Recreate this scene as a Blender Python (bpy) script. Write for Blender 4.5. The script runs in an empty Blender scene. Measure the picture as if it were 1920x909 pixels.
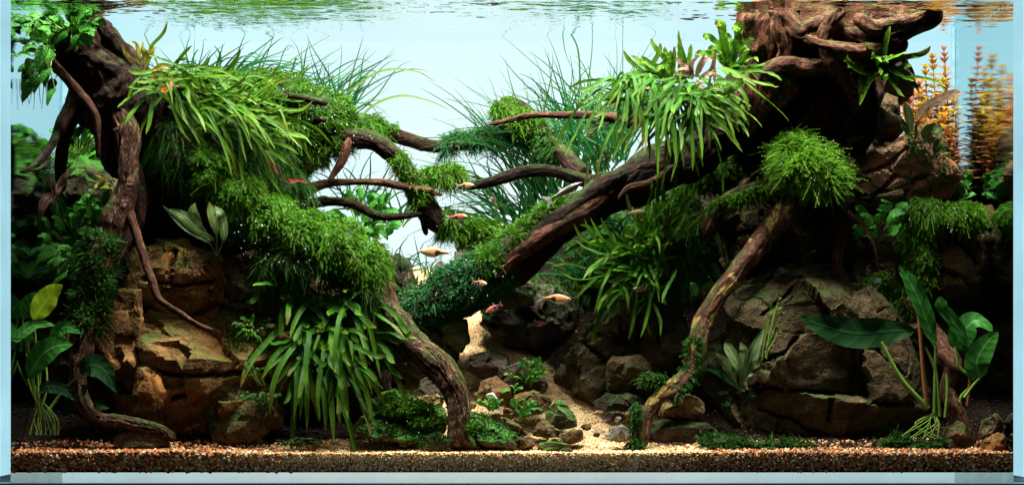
import bpy, math, random
import numpy as np
from mathutils import Vector

random.seed(7)
RS = np.random.RandomState(11)
SC = bpy.context.scene
COL = SC.collection

# ---------------------------------------------------------------- camera, light, exposure
CAM_D, FPX, CX, CY, CZ = 3.6, 5641.0, 900.0, 700.0, 0.118
cam_d = bpy.data.cameras.new('camera')
cam = bpy.data.objects.new('camera', cam_d)
COL.objects.link(cam)
cam.location = (0, -CAM_D, CZ)
cam.rotation_euler = (math.radians(90), 0, 0)
cam_d.sensor_width = 36.0
cam_d.lens = FPX / 1920.0 * 36.0
cam_d.shift_x = (960 - CX) / 1920.0
cam_d.shift_y = (CY - 454.5) / 1920.0
cam_d.clip_start = 0.05
cam_d.clip_end = 50
SC.camera = cam

w = bpy.data.worlds.new('World')
SC.world = w
w.use_nodes = True
w.node_tree.nodes['Background'].inputs[0].default_value = (0.55, 0.75, 0.85, 1)
w.node_tree.nodes['Background'].inputs[1].default_value = 0.025

def area(name, loc, aim, sx, sy, power, col):
    d = bpy.data.lights.new(name, 'AREA')
    d.shape = 'RECTANGLE'; d.size = sx; d.size_y = sy
    d.energy = power; d.color = col
    o = bpy.data.objects.new(name, d)
    COL.objects.link(o)
    o.location = loc
    v = Vector(aim) - Vector(loc)
    o.rotation_euler = v.to_track_quat('-Z', 'Y').to_euler()
    return o
area('unseen_top_lamp', (-0.36, 0.07, 1.02), (-0.34, 0.13, 0), 0.16, 0.08, 19, (1.0, 0.97, 0.9))
area('unseen_top_lamp', (-0.01, 0.28, 1.02), (-0.01, 0.29, 0), 0.16, 0.08, 15, (1.0, 0.97, 0.9))
area('unseen_top_lamp', (0.11, -0.04, 1.02), (0.09, 0.10, 0), 0.16, 0.08, 14, (1.0, 0.97, 0.9))  # second centre lamp, added without a known fixture to brighten the sand
area('unseen_top_lamp', (0.40, 0.00, 1.02), (0.38, 0.12, 0), 0.16, 0.08, 20, (1.0, 0.97, 0.9))
area('unseen_top_lamp', (0.57, 0.24, 1.02), (0.56, 0.25, 0), 0.14, 0.08, 9, (1.0, 0.97, 0.9))  # extra lamp added to brighten the reddish boulder and moss shelf, no known fixture
area('room_light', (0.1, -1.3, 1.5), (0.03, 0.1, 0.1), 0.9, 0.4, 3.4, (1.0, 0.93, 0.84))

SC.render.engine = 'CYCLES'
cy = SC.cycles
cy.max_bounces = 10; cy.diffuse_bounces = 3; cy.glossy_bounces = 4
cy.transmission_bounces = 4; cy.transparent_max_bounces = 24
cy.caustics_reflective = False; cy.caustics_refractive = False
cy.use_denoising = True
try:
    cy.denoiser = 'OPENIMAGEDENOISE'; cy.denoising_prefilter = 'ACCURATE'
except Exception:
    pass
cy.sample_clamp_indirect = 4
vs = SC.view_settings
vs.view_transform = 'Standard'; vs.look = 'None'; vs.exposure = 0.0; vs.gamma = 1.0
vs.use_curve_mapping = False

# ---------------------------------------------------------------- helpers
def W(px, py, y):
    """world point seen at a photo pixel when it stands y metres behind the front pane"""
    k = (CAM_D + y) / FPX
    return np.array([(px - CX) * k, y, (CY - py) * k + CZ])
def S(px, y=0.15):
    return px * (CAM_D + y) / FPX

def _hash(i, j, k, s):
    n = (i * 374761393 + j * 668265263 + k * 1274126177 + s * 974634777) & 0xffffffff
    n = ((n ^ (n >> 13)) * 1274126177) & 0xffffffff
    n = (n ^ (n >> 16)) & 0xffffffff
    return n.astype(np.float64) / 4294967295.0
def vnoise(p, seed=0):
    p = np.asarray(p, float)
    f = np.floor(p).astype(np.int64); t = p - f
    t = t * t * (3 - 2 * t)
    r = 0
    for dx in (0, 1):
        for dy in (0, 1):
            for dz in (0, 1):
                h = _hash(f[:, 0] + dx, f[:, 1] + dy, f[:, 2] + dz, seed)
                wgt = (t[:, 0] if dx else 1 - t[:, 0]) * (t[:, 1] if dy else 1 - t[:, 1]) * (t[:, 2] if dz else 1 - t[:, 2])
                r = r + h * wgt
    return r * 2 - 1
def fbm(p, seed=0, octv=4, gain=0.5):
    a, s, r = 1.0, 0.0, 0.0
    p = np.asarray(p, float)
    for o in range(octv):
        r = r + a * vnoise(p * (2.03 ** o) + o * 17.3, seed + o)
        s += a; a *= gain
    return r / s
def ridged(p, seed=0, octv=3):
    a, s, r = 1.0, 0.0, 0.0
    for o in range(octv):
        r = r + a * (1 - 2 * np.abs(vnoise(np.asarray(p) * (2.1 ** o) + o * 9.1, seed + o)))
        s += a; a *= 0.5
    return r / s
def norm(v):
    v = np.asarray(v, float)
    return v / (np.linalg.norm(v, axis=-1, keepdims=True) + 1e-12)
def sstep(a, b, x):
    t = np.clip((np.asarray(x, float) - a) / (b - a), 0, 1)
    return t * t * (3 - 2 * t)

def mk_mesh(name, V, F, attrs=None, smooth=True, nv=None):
    """V (n,3); F (m,k) array of quads or tris, or a list of such arrays"""
    me = bpy.data.meshes.new(name)
    V = np.asarray(V, np.float32)
    Fs = F if isinstance(F, list) else [F]
    Fs = [np.asarray(f, np.int32) for f in Fs if len(f)]
    me.vertices.add(len(V)); me.vertices.foreach_set('co', V.ravel())
    nl = sum(f.size for f in Fs); nf = sum(len(f) for f in Fs)
    me.loops.add(nl); me.polygons.add(nf)
    me.loops.foreach_set('vertex_index', np.concatenate([f.ravel() for f in Fs]))
    tot = np.concatenate([np.full(len(f), f.shape[1], np.int32) for f in Fs])
    st = np.concatenate([[0], np.cumsum(tot)[:-1]]).astype(np.int32)
    me.polygons.foreach_set('loop_start', st)
    if smooth:
        me.polygons.foreach_set('use_smooth', np.ones(nf, bool))
    if attrs:
        for k, a in attrs.items():
            a = np.asarray(a, np.float32)
            if a.ndim == 1:
                at = me.attributes.new(k, 'FLOAT', 'POINT'); at.data.foreach_set('value', a)
            else:
                at = me.attributes.new(k, 'FLOAT_VECTOR', 'POINT'); at.data.foreach_set('vector', a.ravel())
    me.update(calc_edges=True)
    return me

def link(name, me, mat=None, parent=None, loc=None):
    o = bpy.data.objects.new(name, me)
    COL.objects.link(o)
    if mat is not None and me is not None and not me.materials:
        me.materials.append(mat)
    if parent is not None:
        o.parent = parent
    if loc is not None:
        o.location = [float(c) for c in loc]
    return o
def tag(o, label=None, cat=None, group=None, kind=None):
    if label: o['label'] = label
    if cat: o['category'] = cat
    if group: o['group'] = group
    if kind: o['kind'] = kind
    return o
def thing(name, label, cat, loc, group=None):
    o = bpy.data.objects.new(name, None)
    o.empty_display_size = 0.01
    COL.objects.link(o)
    o.location = [float(c) for c in loc]
    return tag(o, label, cat, group)
def ploc(parent):
    return np.array(parent.location) if parent is not None else np.zeros(3)

def dup(root, loc, rot=None, scale=None, label=None):
    r = root.copy(); COL.objects.link(r); r.location = [float(c) for c in loc]
    if rot is not None: r.rotation_euler = rot
    if scale is not None: r.scale = (scale,) * 3
    if label: r['label'] = label
    for ch in list(root.children):
        c = ch.copy(); COL.objects.link(c); c.parent = r
        for g in list(ch.children):
            d = g.copy(); COL.objects.link(d); d.parent = c
    return r

# ---------------------------------------------------------------- materials
def mat(name):
    m = bpy.data.materials.new(name); m.use_nodes = True
    nt = m.node_tree
    for n in list(nt.nodes): nt.nodes.remove(n)
    out = nt.nodes.new('ShaderNodeOutputMaterial')
    return m, nt, out
def N(nt, t, **kw):
    n = nt.nodes.new(t)
    for k, v in kw.items():
        if k.startswith('i_'):
            key = k[2:]
            key = int(key) if key.isdigit() else key.replace('_', ' ')
            n.inputs[key].default_value = v
        else:
            setattr(n, k, v)
    return n
def ramp(nt, stops, fac=None, interp='LINEAR'):
    r = nt.nodes.new('ShaderNodeValToRGB'); r.color_ramp.interpolation = interp
    e = r.color_ramp.elements
    while len(e) < len(stops): e.new(0.5)
    for i, (p, c) in enumerate(stops):
        e[i].position = p
        e[i].color = (c[0], c[1], c[2], 1) if not isinstance(c, (int, float)) else (c, c, c, 1)
    if fac is not None: nt.links.new(fac, r.inputs[0])
    return r
def mix(nt, fac, a, b, blend='MIX'):
    n = nt.nodes.new('ShaderNodeMix'); n.data_type = 'RGBA'; n.blend_type = blend
    for sock, v in ((n.inputs[0], fac), (n.inputs[6], a), (n.inputs[7], b)):
        if hasattr(v, 'is_linked') or hasattr(v, 'links'):
            nt.links.new(v, sock)
        elif isinstance(v, (int, float)):
            sock.default_value = v
        else:
            sock.default_value = (v[0], v[1], v[2], 1)
    return n.outputs[2]
def math_(nt, op, a, b=None, c=None):
    n = nt.nodes.new('ShaderNodeMath'); n.operation = op
    for i, v in enumerate((a, b, c)):
        if v is None: continue
        if isinstance(v, (int, float)): n.inputs[i].default_value = v
        else: nt.links.new(v, n.inputs[i])
    return n.outputs[0]
def noise_(nt, scale, detail=4, rough=0.55, vec=None, dist=0.0):
    n = N(nt, 'ShaderNodeTexNoise', i_Scale=scale, i_Detail=detail, i_Roughness=rough, i_Distortion=dist)
    if vec is not None: nt.links.new(vec, n.inputs['Vector'])
    return n
def attr(nt, name):
    return N(nt, 'ShaderNodeAttribute', attribute_name=name)
def objcoord(nt):
    return N(nt, 'ShaderNodeNewGeometry').outputs['Position']

def leaf_mat(name, dark, light, transl=0.35, vein=0.0, tipcol=None, rough=0.42, spots=None, midrib=0.25, under=None):
    m, nt, out = mat(name)
    at = attr(nt, 'lf')
    sep = N(nt, 'ShaderNodeSeparateXYZ'); nt.links.new(at.outputs['Vector'], sep.inputs[0])
    u, t, r = sep.outputs
    no = noise_(nt, 60, 3, 0.6, objcoord(nt))
    f = math_(nt, 'ADD', math_(nt, 'MULTIPLY', r, 0.75), math_(nt, 'MULTIPLY', no.outputs[0], 0.35))
    c = mix(nt, f, dark, light)
    au = math_(nt, 'ABSOLUTE', u)
    mr = math_(nt, 'SUBTRACT', 1.0, math_(nt, 'MULTIPLY', au, 7.0)); mr.node.use_clamp = True
    c = mix(nt, math_(nt, 'MULTIPLY', mr, midrib), c, [min(1, x * 2.2 + 0.02) for x in light])
    hgt = mr
    if vein:
        ph = math_(nt, 'SUBTRACT', math_(nt, 'MULTIPLY', t, vein), math_(nt, 'MULTIPLY', au, 5.0))
        sn = math_(nt, 'SINE', ph)
        sv = math_(nt, 'SUBTRACT', math_(nt, 'MULTIPLY', sn, 5.0), 4.0); sv.node.use_clamp = True
        c = mix(nt, math_(nt, 'MULTIPLY', sv, 0.3), c, [x * 1.8 + 0.01 for x in light])
        hgt = math_(nt, 'ADD', math_(nt, 'MULTIPLY', sn, 0.4), mr)
    if tipcol:
        tp = math_(nt, 'SUBTRACT', math_(nt, 'MULTIPLY', t, 3.0), 2.0); tp.node.use_clamp = True
        c = mix(nt, tp, c, tipcol)
    age = math_(nt, 'MULTIPLY', math_(nt, 'SUBTRACT', math_(nt, 'ADD', t, math_(nt, 'MULTIPLY', no.outputs[0], 0.5)), 0.98), 5.0); age.node.use_clamp = True
    old = math_(nt, 'GREATER_THAN', r, 0.80)
    c = mix(nt, math_(nt, 'MULTIPLY', math_(nt, 'MULTIPLY', age, old), 0.8), c, (0.10, 0.065, 0.015))
    fl = noise_(nt, 170, 4, 0.7, objcoord(nt))
    c = mix(nt, math_(nt, 'MULTIPLY', ramp(nt, [(0.60, 0.0), (0.68, 1.0)], fl.outputs[0]).outputs[0], 0.5), c, (0.03, 0.045, 0.010))
    if spots:
        sp = noise_(nt, 260, 2, 0.5, objcoord(nt))
        sr = ramp(nt, [(0.62, 0.0), (0.70, 1.0)], sp.outputs[0])
        c = mix(nt, math_(nt, 'MULTIPLY', sr.outputs[0], 0.7), c, spots)
    b = N(nt, 'ShaderNodeBsdfPrincipled'); b.inputs['Roughness'].default_value = rough
    b.inputs['Specular IOR Level'].default_value = 0.07
    nt.links.new(c, b.inputs['Base Color'])
    bp = N(nt, 'ShaderNodeBump', i_Strength=0.5, i_Distance=0.0006)
    nn = noise_(nt, 500, 2, 0.5, objcoord(nt))
    nt.links.new(math_(nt, 'ADD', math_(nt, 'MULTIPLY', nn.outputs[0], 0.8), hgt), bp.inputs['Height'])
    nt.links.new(bp.outputs[0], b.inputs['Normal'])
    tr = N(nt, 'ShaderNodeBsdfTranslucent')
    tc = mix(nt, 0.5, c, [0.9, 1.0, 0.25], 'MULTIPLY')
    nt.links.new(mix(nt, 0.6, c, tc), tr.inputs[0])
    ms = N(nt, 'ShaderNodeMixShader', i_0=transl)
    nt.links.new(b.outputs[0], ms.inputs[1]); nt.links.new(tr.outputs[0], ms.inputs[2])
    nt.links.new(ms.outputs[0], out.inputs[0])
    return m

def moss_mat(name, dark, light, tip, transl=0.35):
    m, nt, out = mat(name)
    at = attr(nt, 'lf')
    sep = N(nt, 'ShaderNodeSeparateXYZ'); nt.links.new(at.outputs['Vector'], sep.inputs[0])
    u, t, r = sep.outputs
    no = noise_(nt, 34, 4, 0.65, objcoord(nt))
    f = math_(nt, 'ADD', math_(nt, 'MULTIPLY', r, 0.75), math_(nt, 'MULTIPLY', math_(nt, 'SUBTRACT', no.outputs[0], 0.42), 2.2))
    f.node.use_clamp = True
    c = mix(nt, f, dark, light)
    c = mix(nt, math_(nt, 'MULTIPLY', t, 0.6), c, tip)
    c = mix(nt, math_(nt, 'MULTIPLY', math_(nt, 'GREATER_THAN', r, 0.90), 0.75), c, (0.07, 0.045, 0.012))
    b = N(nt, 'ShaderNodeBsdfPrincipled'); b.inputs['Roughness'].default_value = 0.5
    b.inputs['Specular IOR Level'].default_value = 0.07
    nt.links.new(c, b.inputs['Base Color'])
    tr = N(nt, 'ShaderNodeBsdfTranslucent'); nt.links.new(c, tr.inputs[0])
    ms = N(nt, 'ShaderNodeMixShader', i_0=transl)
    nt.links.new(b.outputs[0], ms.inputs[1]); nt.links.new(tr.outputs[0], ms.inputs[2])
    nt.links.new(ms.outputs[0], out.inputs[0])
    return m

def wood_mat(name, deep, mid, high, algae=0.0, patch=None):
    m, nt, out = mat(name)
    at = attr(nt, 'grain')     # (cos, sin, along) stretched
    mp = N(nt, 'ShaderNodeMapping'); mp.inputs['Scale'].default_value = (1, 1, 1)
    nt.links.new(at.outputs['Vector'], mp.inputs[0])
    g1 = noise_(nt, 3.0, 8, 0.62, mp.outputs[0], 0.5)
    g2 = noise_(nt, 11.0, 4, 0.6, mp.outputs[0], 0.2)
    pos = objcoord(nt)
    g3 = noise_(nt, 90, 5, 0.6, pos)
    big = noise_(nt, 16, 3, 0.5, pos)
    h = math_(nt, 'ADD', math_(nt, 'MULTIPLY', g1.outputs[0], 0.55), math_(nt, 'MULTIPLY', g2.outputs[0], 0.35))
    h = math_(nt, 'ADD', h, math_(nt, 'MULTIPLY', g3.outputs[0], 0.15))
    g4 = noise_(nt, 5.0, 3, 0.5, mp.outputs[0], 0.3)
    ck = math_(nt, 'MULTIPLY', math_(nt, 'ABSOLUTE', math_(nt, 'SUBTRACT', g4.outputs[0], 0.5)), 16.0); ck.node.use_clamp = True
    h = math_(nt, 'ADD', math_(nt, 'MULTIPLY', h, 0.85), math_(nt, 'MULTIPLY', ck, 0.13))
    r = ramp(nt, [(0.40, deep), (0.56, mid), (0.70, high)], h)
    c = mix(nt, math_(nt, 'MULTIPLY', ramp(nt, [(0.45, 0.0), (0.65, 1.0)], big.outputs[0]).outputs[0], 0.35), r.outputs[0], mid)
    if patch:
        pn = noise_(nt, 38, 5, 0.65, pos)
        pr = ramp(nt, [(0.53, 0.0), (0.57, 1.0)], pn.outputs[0])
        c = mix(nt, math_(nt, 'MULTIPLY', pr.outputs[0], 0.9), c, patch)
    if algae:
        ge = N(nt, 'ShaderNodeNewGeometry')
        sx = N(nt, 'ShaderNodeSeparateXYZ'); nt.links.new(ge.outputs['Normal'], sx.inputs[0])
        an = noise_(nt, 34, 5, 0.7, pos)
        am = math_(nt, 'ADD', math_(nt, 'MULTIPLY', sx.outputs[2], 0.25), an.outputs[0])
        am = ramp(nt, [(0.60, 0.0), (0.72, 1.0)], am)
        c = mix(nt, math_(nt, 'MULTIPLY', am.outputs[0], algae), c, (0.028, 0.075, 0.012))
    b = N(nt, 'ShaderNodeBsdfPrincipled'); b.inputs['Roughness'].default_value = 0.62
    b.inputs['Specular IOR Level'].default_value = 0.07
    nt.links.new(c, b.inputs['Base Color'])
    bp = N(nt, 'ShaderNodeBump', i_Strength=1.0, i_Distance=0.006)
    nt.links.new(h, bp.inputs['Height']); nt.links.new(bp.outputs[0], b.inputs['Normal'])
    nt.links.new(b.outputs[0], out.inputs[0])
    return m

def rock_mat(name, dark, mid, light, stain=(0.30, 0.10, 0.03), st=0.5, algae=0.3, alg_col=(0.03, 0.08, 0.012), up=0.25):
    m, nt, out = mat(name)
    pos = objcoord(nt)
    mp = N(nt, 'ShaderNodeMapping'); mp.inputs['Rotation'].default_value = (0.3, 0.5, 0.2)
    mp.inputs['Scale'].default_value = (1, 1, 2.2); nt.links.new(pos, mp.inputs[0])
    a = noise_(nt, 18, 7, 0.65, mp.outputs[0], 0.6)
    bn = noise_(nt, 140, 4, 0.65, pos)
    cn = noise_(nt, 9, 4, 0.6, pos, 1.0)
    r = ramp(nt, [(0.30, dark), (0.52, mid), (0.74, light)], a.outputs[0])
    c = mix(nt, math_(nt, 'MULTIPLY', ramp(nt, [(0.52, 0.0), (0.66, 1.0)], cn.outputs[0]).outputs[0], st), r.outputs[0], stain)
    c = mix(nt, 0.5, c, ramp(nt, [(0.3, 0.45), (0.7, 1.5)], bn.outputs[0]).outputs[0], 'MULTIPLY')
    sp = noise_(nt, 420, 2, 0.5, pos)
    c = mix(nt, math_(nt, 'MULTIPLY', ramp(nt, [(0.62, 0.0), (0.72, 1.0)], sp.outputs[0]).outputs[0], 0.35), c, [min(1, x * 2.5) for x in light])
    ge = N(nt, 'ShaderNodeNewGeometry')
    sx = N(nt, 'ShaderNodeSeparateXYZ'); nt.links.new(ge.outputs['Normal'], sx.inputs[0])
    an = noise_(nt, 26, 6, 0.72, pos)
    am = math_(nt, 'ADD', math_(nt, 'MULTIPLY', sx.outputs[2], up), an.outputs[0])
    am = ramp(nt, [(0.60, 0.0), (0.74, 1.0)], am)
    c = mix(nt, math_(nt, 'MULTIPLY', am.outputs[0], algae), c, alg_col)
    b = N(nt, 'ShaderNodeBsdfPrincipled'); b.inputs['Roughness'].default_value = 0.7
    b.inputs['Specular IOR Level'].default_value = 0.07
    nt.links.new(c, b.inputs['Base Color'])
    vc = N(nt, 'ShaderNodeTexVoronoi', i_Scale=38.0, feature='DISTANCE_TO_EDGE'); nt.links.new(mix(nt, 0.04, pos, noise_(nt, 30, 4, 0.6, pos).outputs['Color']), vc.inputs['Vector'])
    vr = ramp(nt, [(0.0, 0.0), (0.035, 1.0)], vc.outputs['Distance'])
    h = math_(nt, 'ADD', math_(nt, 'ADD', a.outputs[0], math_(nt, 'MULTIPLY', bn.outputs[0], 0.5)), math_(nt, 'MULTIPLY', vr.outputs[0], 0.22))
    h = math_(nt, 'ADD', h, math_(nt, 'MULTIPLY', sp.outputs[0], 0.15))
    bp = N(nt, 'ShaderNodeBump', i_Strength=1.0, i_Distance=0.005)
    nt.links.new(h, bp.inputs['Height']); nt.links.new(bp.outputs[0], b.inputs['Normal'])
    nt.links.new(b.outputs[0], out.inputs[0])
    return m

def col_mat(name, attrname='Col', rough=0.6, spec=0.3, transl=0.0):
    m, nt, out = mat(name)
    at = attr(nt, attrname)
    no = noise_(nt, 900, 2, 0.5, objcoord(nt))
    c = mix(nt, 0.35, at.outputs['Vector'], ramp(nt, [(0.3, 0.5), (0.7, 1.5)], no.outputs[0]).outputs[0], 'MULTIPLY')
    b = N(nt, 'ShaderNodeBsdfPrincipled'); b.inputs['Roughness'].default_value = rough
    b.inputs['Specular IOR Level'].default_value = spec
    nt.links.new(c, b.inputs['Base Color'])
    nt.links.new(b.outputs[0], out.inputs[0])
    return m

# ---------------------------------------------------------------- geometry builders
def catmull(P, n):
    P = np.asarray(P, float)
    if len(P) == 2:
        t = np.linspace(0, 1, n)[:, None]
        return P[0] * (1 - t) + P[1] * t
    Q = np.vstack([2 * P[0] - P[1], P, 2 * P[-1] - P[-2]])
    s = np.linspace(0, len(P) - 1, n)
    i = np.minimum(s.astype(int), len(P) - 2); t = (s - i)[:, None]
    p0, p1, p2, p3 = Q[i], Q[i + 1], Q[i + 2], Q[i + 3]
    return 0.5 * ((2 * p1) + (-p0 + p2) * t + (2 * p0 - 5 * p1 + 4 * p2 - p3) * t ** 2 + (-p0 + 3 * p1 - 3 * p2 + p3) * t ** 3)

def path3(pts):
    """pts: list of (px, py, y, r_px) -> (n,4) world xyz + radius"""
    return np.array([list(W(a, b, c)) + [S(d, c)] for a, b, c, d in pts])

def frames(C):
    T = np.gradient(C, axis=0); T = norm(T)
    Nn = np.zeros_like(T)
    ref = np.array([0, -1.0, 0.2])
    v = ref - T[0] * np.dot(ref, T[0])
    Nn[0] = norm(v)
    for i in range(1, len(T)):
        v = Nn[i - 1] - T[i] * np.dot(Nn[i - 1], T[i])
        Nn[i] = norm(v)
    return T, Nn, np.cross(T, Nn)

def tube(pts, seed=0, ridge=0.12, lump=0.15, step=0.0026, seg=None, capstart=0.0, capend=0.0, twist=0.0, hole=0.0):
    K = path3(pts)
    L = np.sum(np.linalg.norm(np.diff(K[:, :3], axis=0), axis=1))
    n = max(6, int(L / step))
    C4 = catmull(K, n); C = C4[:, :3]; R = np.maximum(C4[:, 3], 0.0008)
    s = np.concatenate([[0], np.cumsum(np.linalg.norm(np.diff(C, axis=0), axis=1))])
    T, A, B = frames(C)
    # gentle wander
    wob = fbm(np.c_[s * 28, np.full(n, seed * 3.1), np.zeros(n)], seed + 5, 3)
    wob2 = fbm(np.c_[s * 28, np.full(n, seed * 1.7), np.ones(n) * 9], seed + 9, 3)
    C = C + A * (wob * R * 0.25)[:, None] + B * (wob2 * R * 0.35)[:, None]
    rm = R.max()
    if seg is None:
        seg = int(np.clip(2 * math.pi * rm / 0.0023, 10, 130))
    th = np.linspace(0, 2 * math.pi, seg, endpoint=False)
    TH, SS = np.meshgrid(th, s)
    RM_ = rm
    ang = TH + twist * SS
    RR = np.repeat(R[:, None], seg, 1)
    ang = ang + (fbm(np.c_[np.cos(TH).ravel(), np.sin(TH).ravel(), (SS * 14).ravel()] + seed, seed + 60, 3) * 0.8).reshape(n, seg)
    q = np.c_[(np.cos(ang) * 2.0).ravel(), (np.sin(ang) * 2.0).ravel(), (SS * 17).ravel()]
    f1 = ridged(q + seed * 11.3, seed, 3).reshape(n, seg)
    f2 = fbm(np.c_[(np.cos(ang) * 0.9).ravel(), (np.sin(ang) * 0.9).ravel(), (SS / (rm + 0.01) * 0.9).ravel()] + seed * 5.7, seed + 31, 3).reshape(n, seg)
    f3 = fbm(np.c_[(np.cos(TH) * RR).ravel(), (np.sin(TH) * RR).ravel(), SS.ravel()] * 90 + seed, seed + 12, 3).reshape(n, seg)
    q4 = np.c_[(np.cos(ang) * 5.5).ravel(), (np.sin(ang) * 5.5).ravel(), (SS * 13).ravel()]
    f4 = np.abs(fbm(q4 + seed * 3.3, seed + 19, 2)).reshape(n, seg)
    RR = RR * (0.95 + ridge * 0.8 * f1 + lump * f2 + 0.08 * f3) - np.minimum(0.0022, RM_ * 0.12) * np.exp(-(f4 / 0.06) ** 2)
    if hole:
        hq = np.c_[(np.cos(ang) * 1.3).ravel(), (np.sin(ang) * 1.3).ravel(), (SS / (rm + 0.01) * 1.1).ravel()]
        hn = fbm(hq + seed * 2.1, seed + 77, 3).reshape(n, seg)
        RR = RR * (1 - hole * sstep(0.15, 0.42, hn))
    if capend:
        e = np.clip((s[-1] - s) / (R[-1] * capend + 1e-6), 0, 1); RR = RR * np.sqrt(np.maximum(1 - (1 - e) ** 2, 0.0004))[:, None]
    if capstart:
        e = np.clip(s / (R[0] * capstart + 1e-6), 0, 1); RR = RR * np.sqrt(np.maximum(1 - (1 - e) ** 2, 0.0004))[:, None]
    P = C[:, None, :] + A[:, None, :] * (np.cos(TH) * RR)[..., None] + B[:, None, :] * (np.sin(TH) * RR)[..., None]
    V = P.reshape(-1, 3)
    gr = np.c_[(np.cos(ang) * RR / 0.02 * 1.2 + seed).ravel(), (np.sin(ang) * RR / 0.02 * 1.2).ravel(), (SS / 0.02 * 0.30).ravel()]
    i = np.arange(n - 1)[:, None] * seg; j = np.arange(seg)[None, :]; j2 = (j + 1) % seg
    F = np.stack([i + j, i + j2, i + seg + j2, i + seg + j], -1).reshape(-1, 4)
    # caps
    c0 = len(V); V = np.vstack([V, C[0], C[-1]])
    gr = np.vstack([gr, gr[0] * [0, 0, 1], gr[-1] * [0, 0, 1]])
    k = np.arange(seg); k2 = (k + 1) % seg
    t0 = np.c_[np.full(seg, c0), k2, k]; b_ = (n - 1) * seg
    t1 = np.c_[np.full(seg, c0 + 1), b_ + k, b_ + k2]
    return V, F, np.vstack([t0, t1]), gr

def wood_part(name, tubes, m, parent, label=None):
    Vs, Fq, Ft, G = [], [], [], []
    o = 0
    for t in tubes:
        V, F, T, g = t
        Vs.append(V); Fq.append(F + o); Ft.append(T + o); G.append(g); o += len(V)
    me = mk_mesh(name, np.vstack(Vs) - ploc(parent), [np.vstack(Fq), np.vstack(Ft)], {'grain': np.vstack(G)})
    ob = link(name, me, m, parent)
    if label: ob['label'] = label
    return ob

_ico = {}
def ico(sub):
    if sub not in _ico:
        import bmesh
        bm = bmesh.new(); bmesh.ops.create_icosphere(bm, subdivisions=sub, radius=1.0)
        bm.verts.index_update()
        V = np.array([v.co[:] for v in bm.verts]); F = np.array([[v.index for v in f.verts] for f in bm.faces])
        bm.free(); _ico[sub] = (norm(V), F)
    return _ico[sub]

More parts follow.
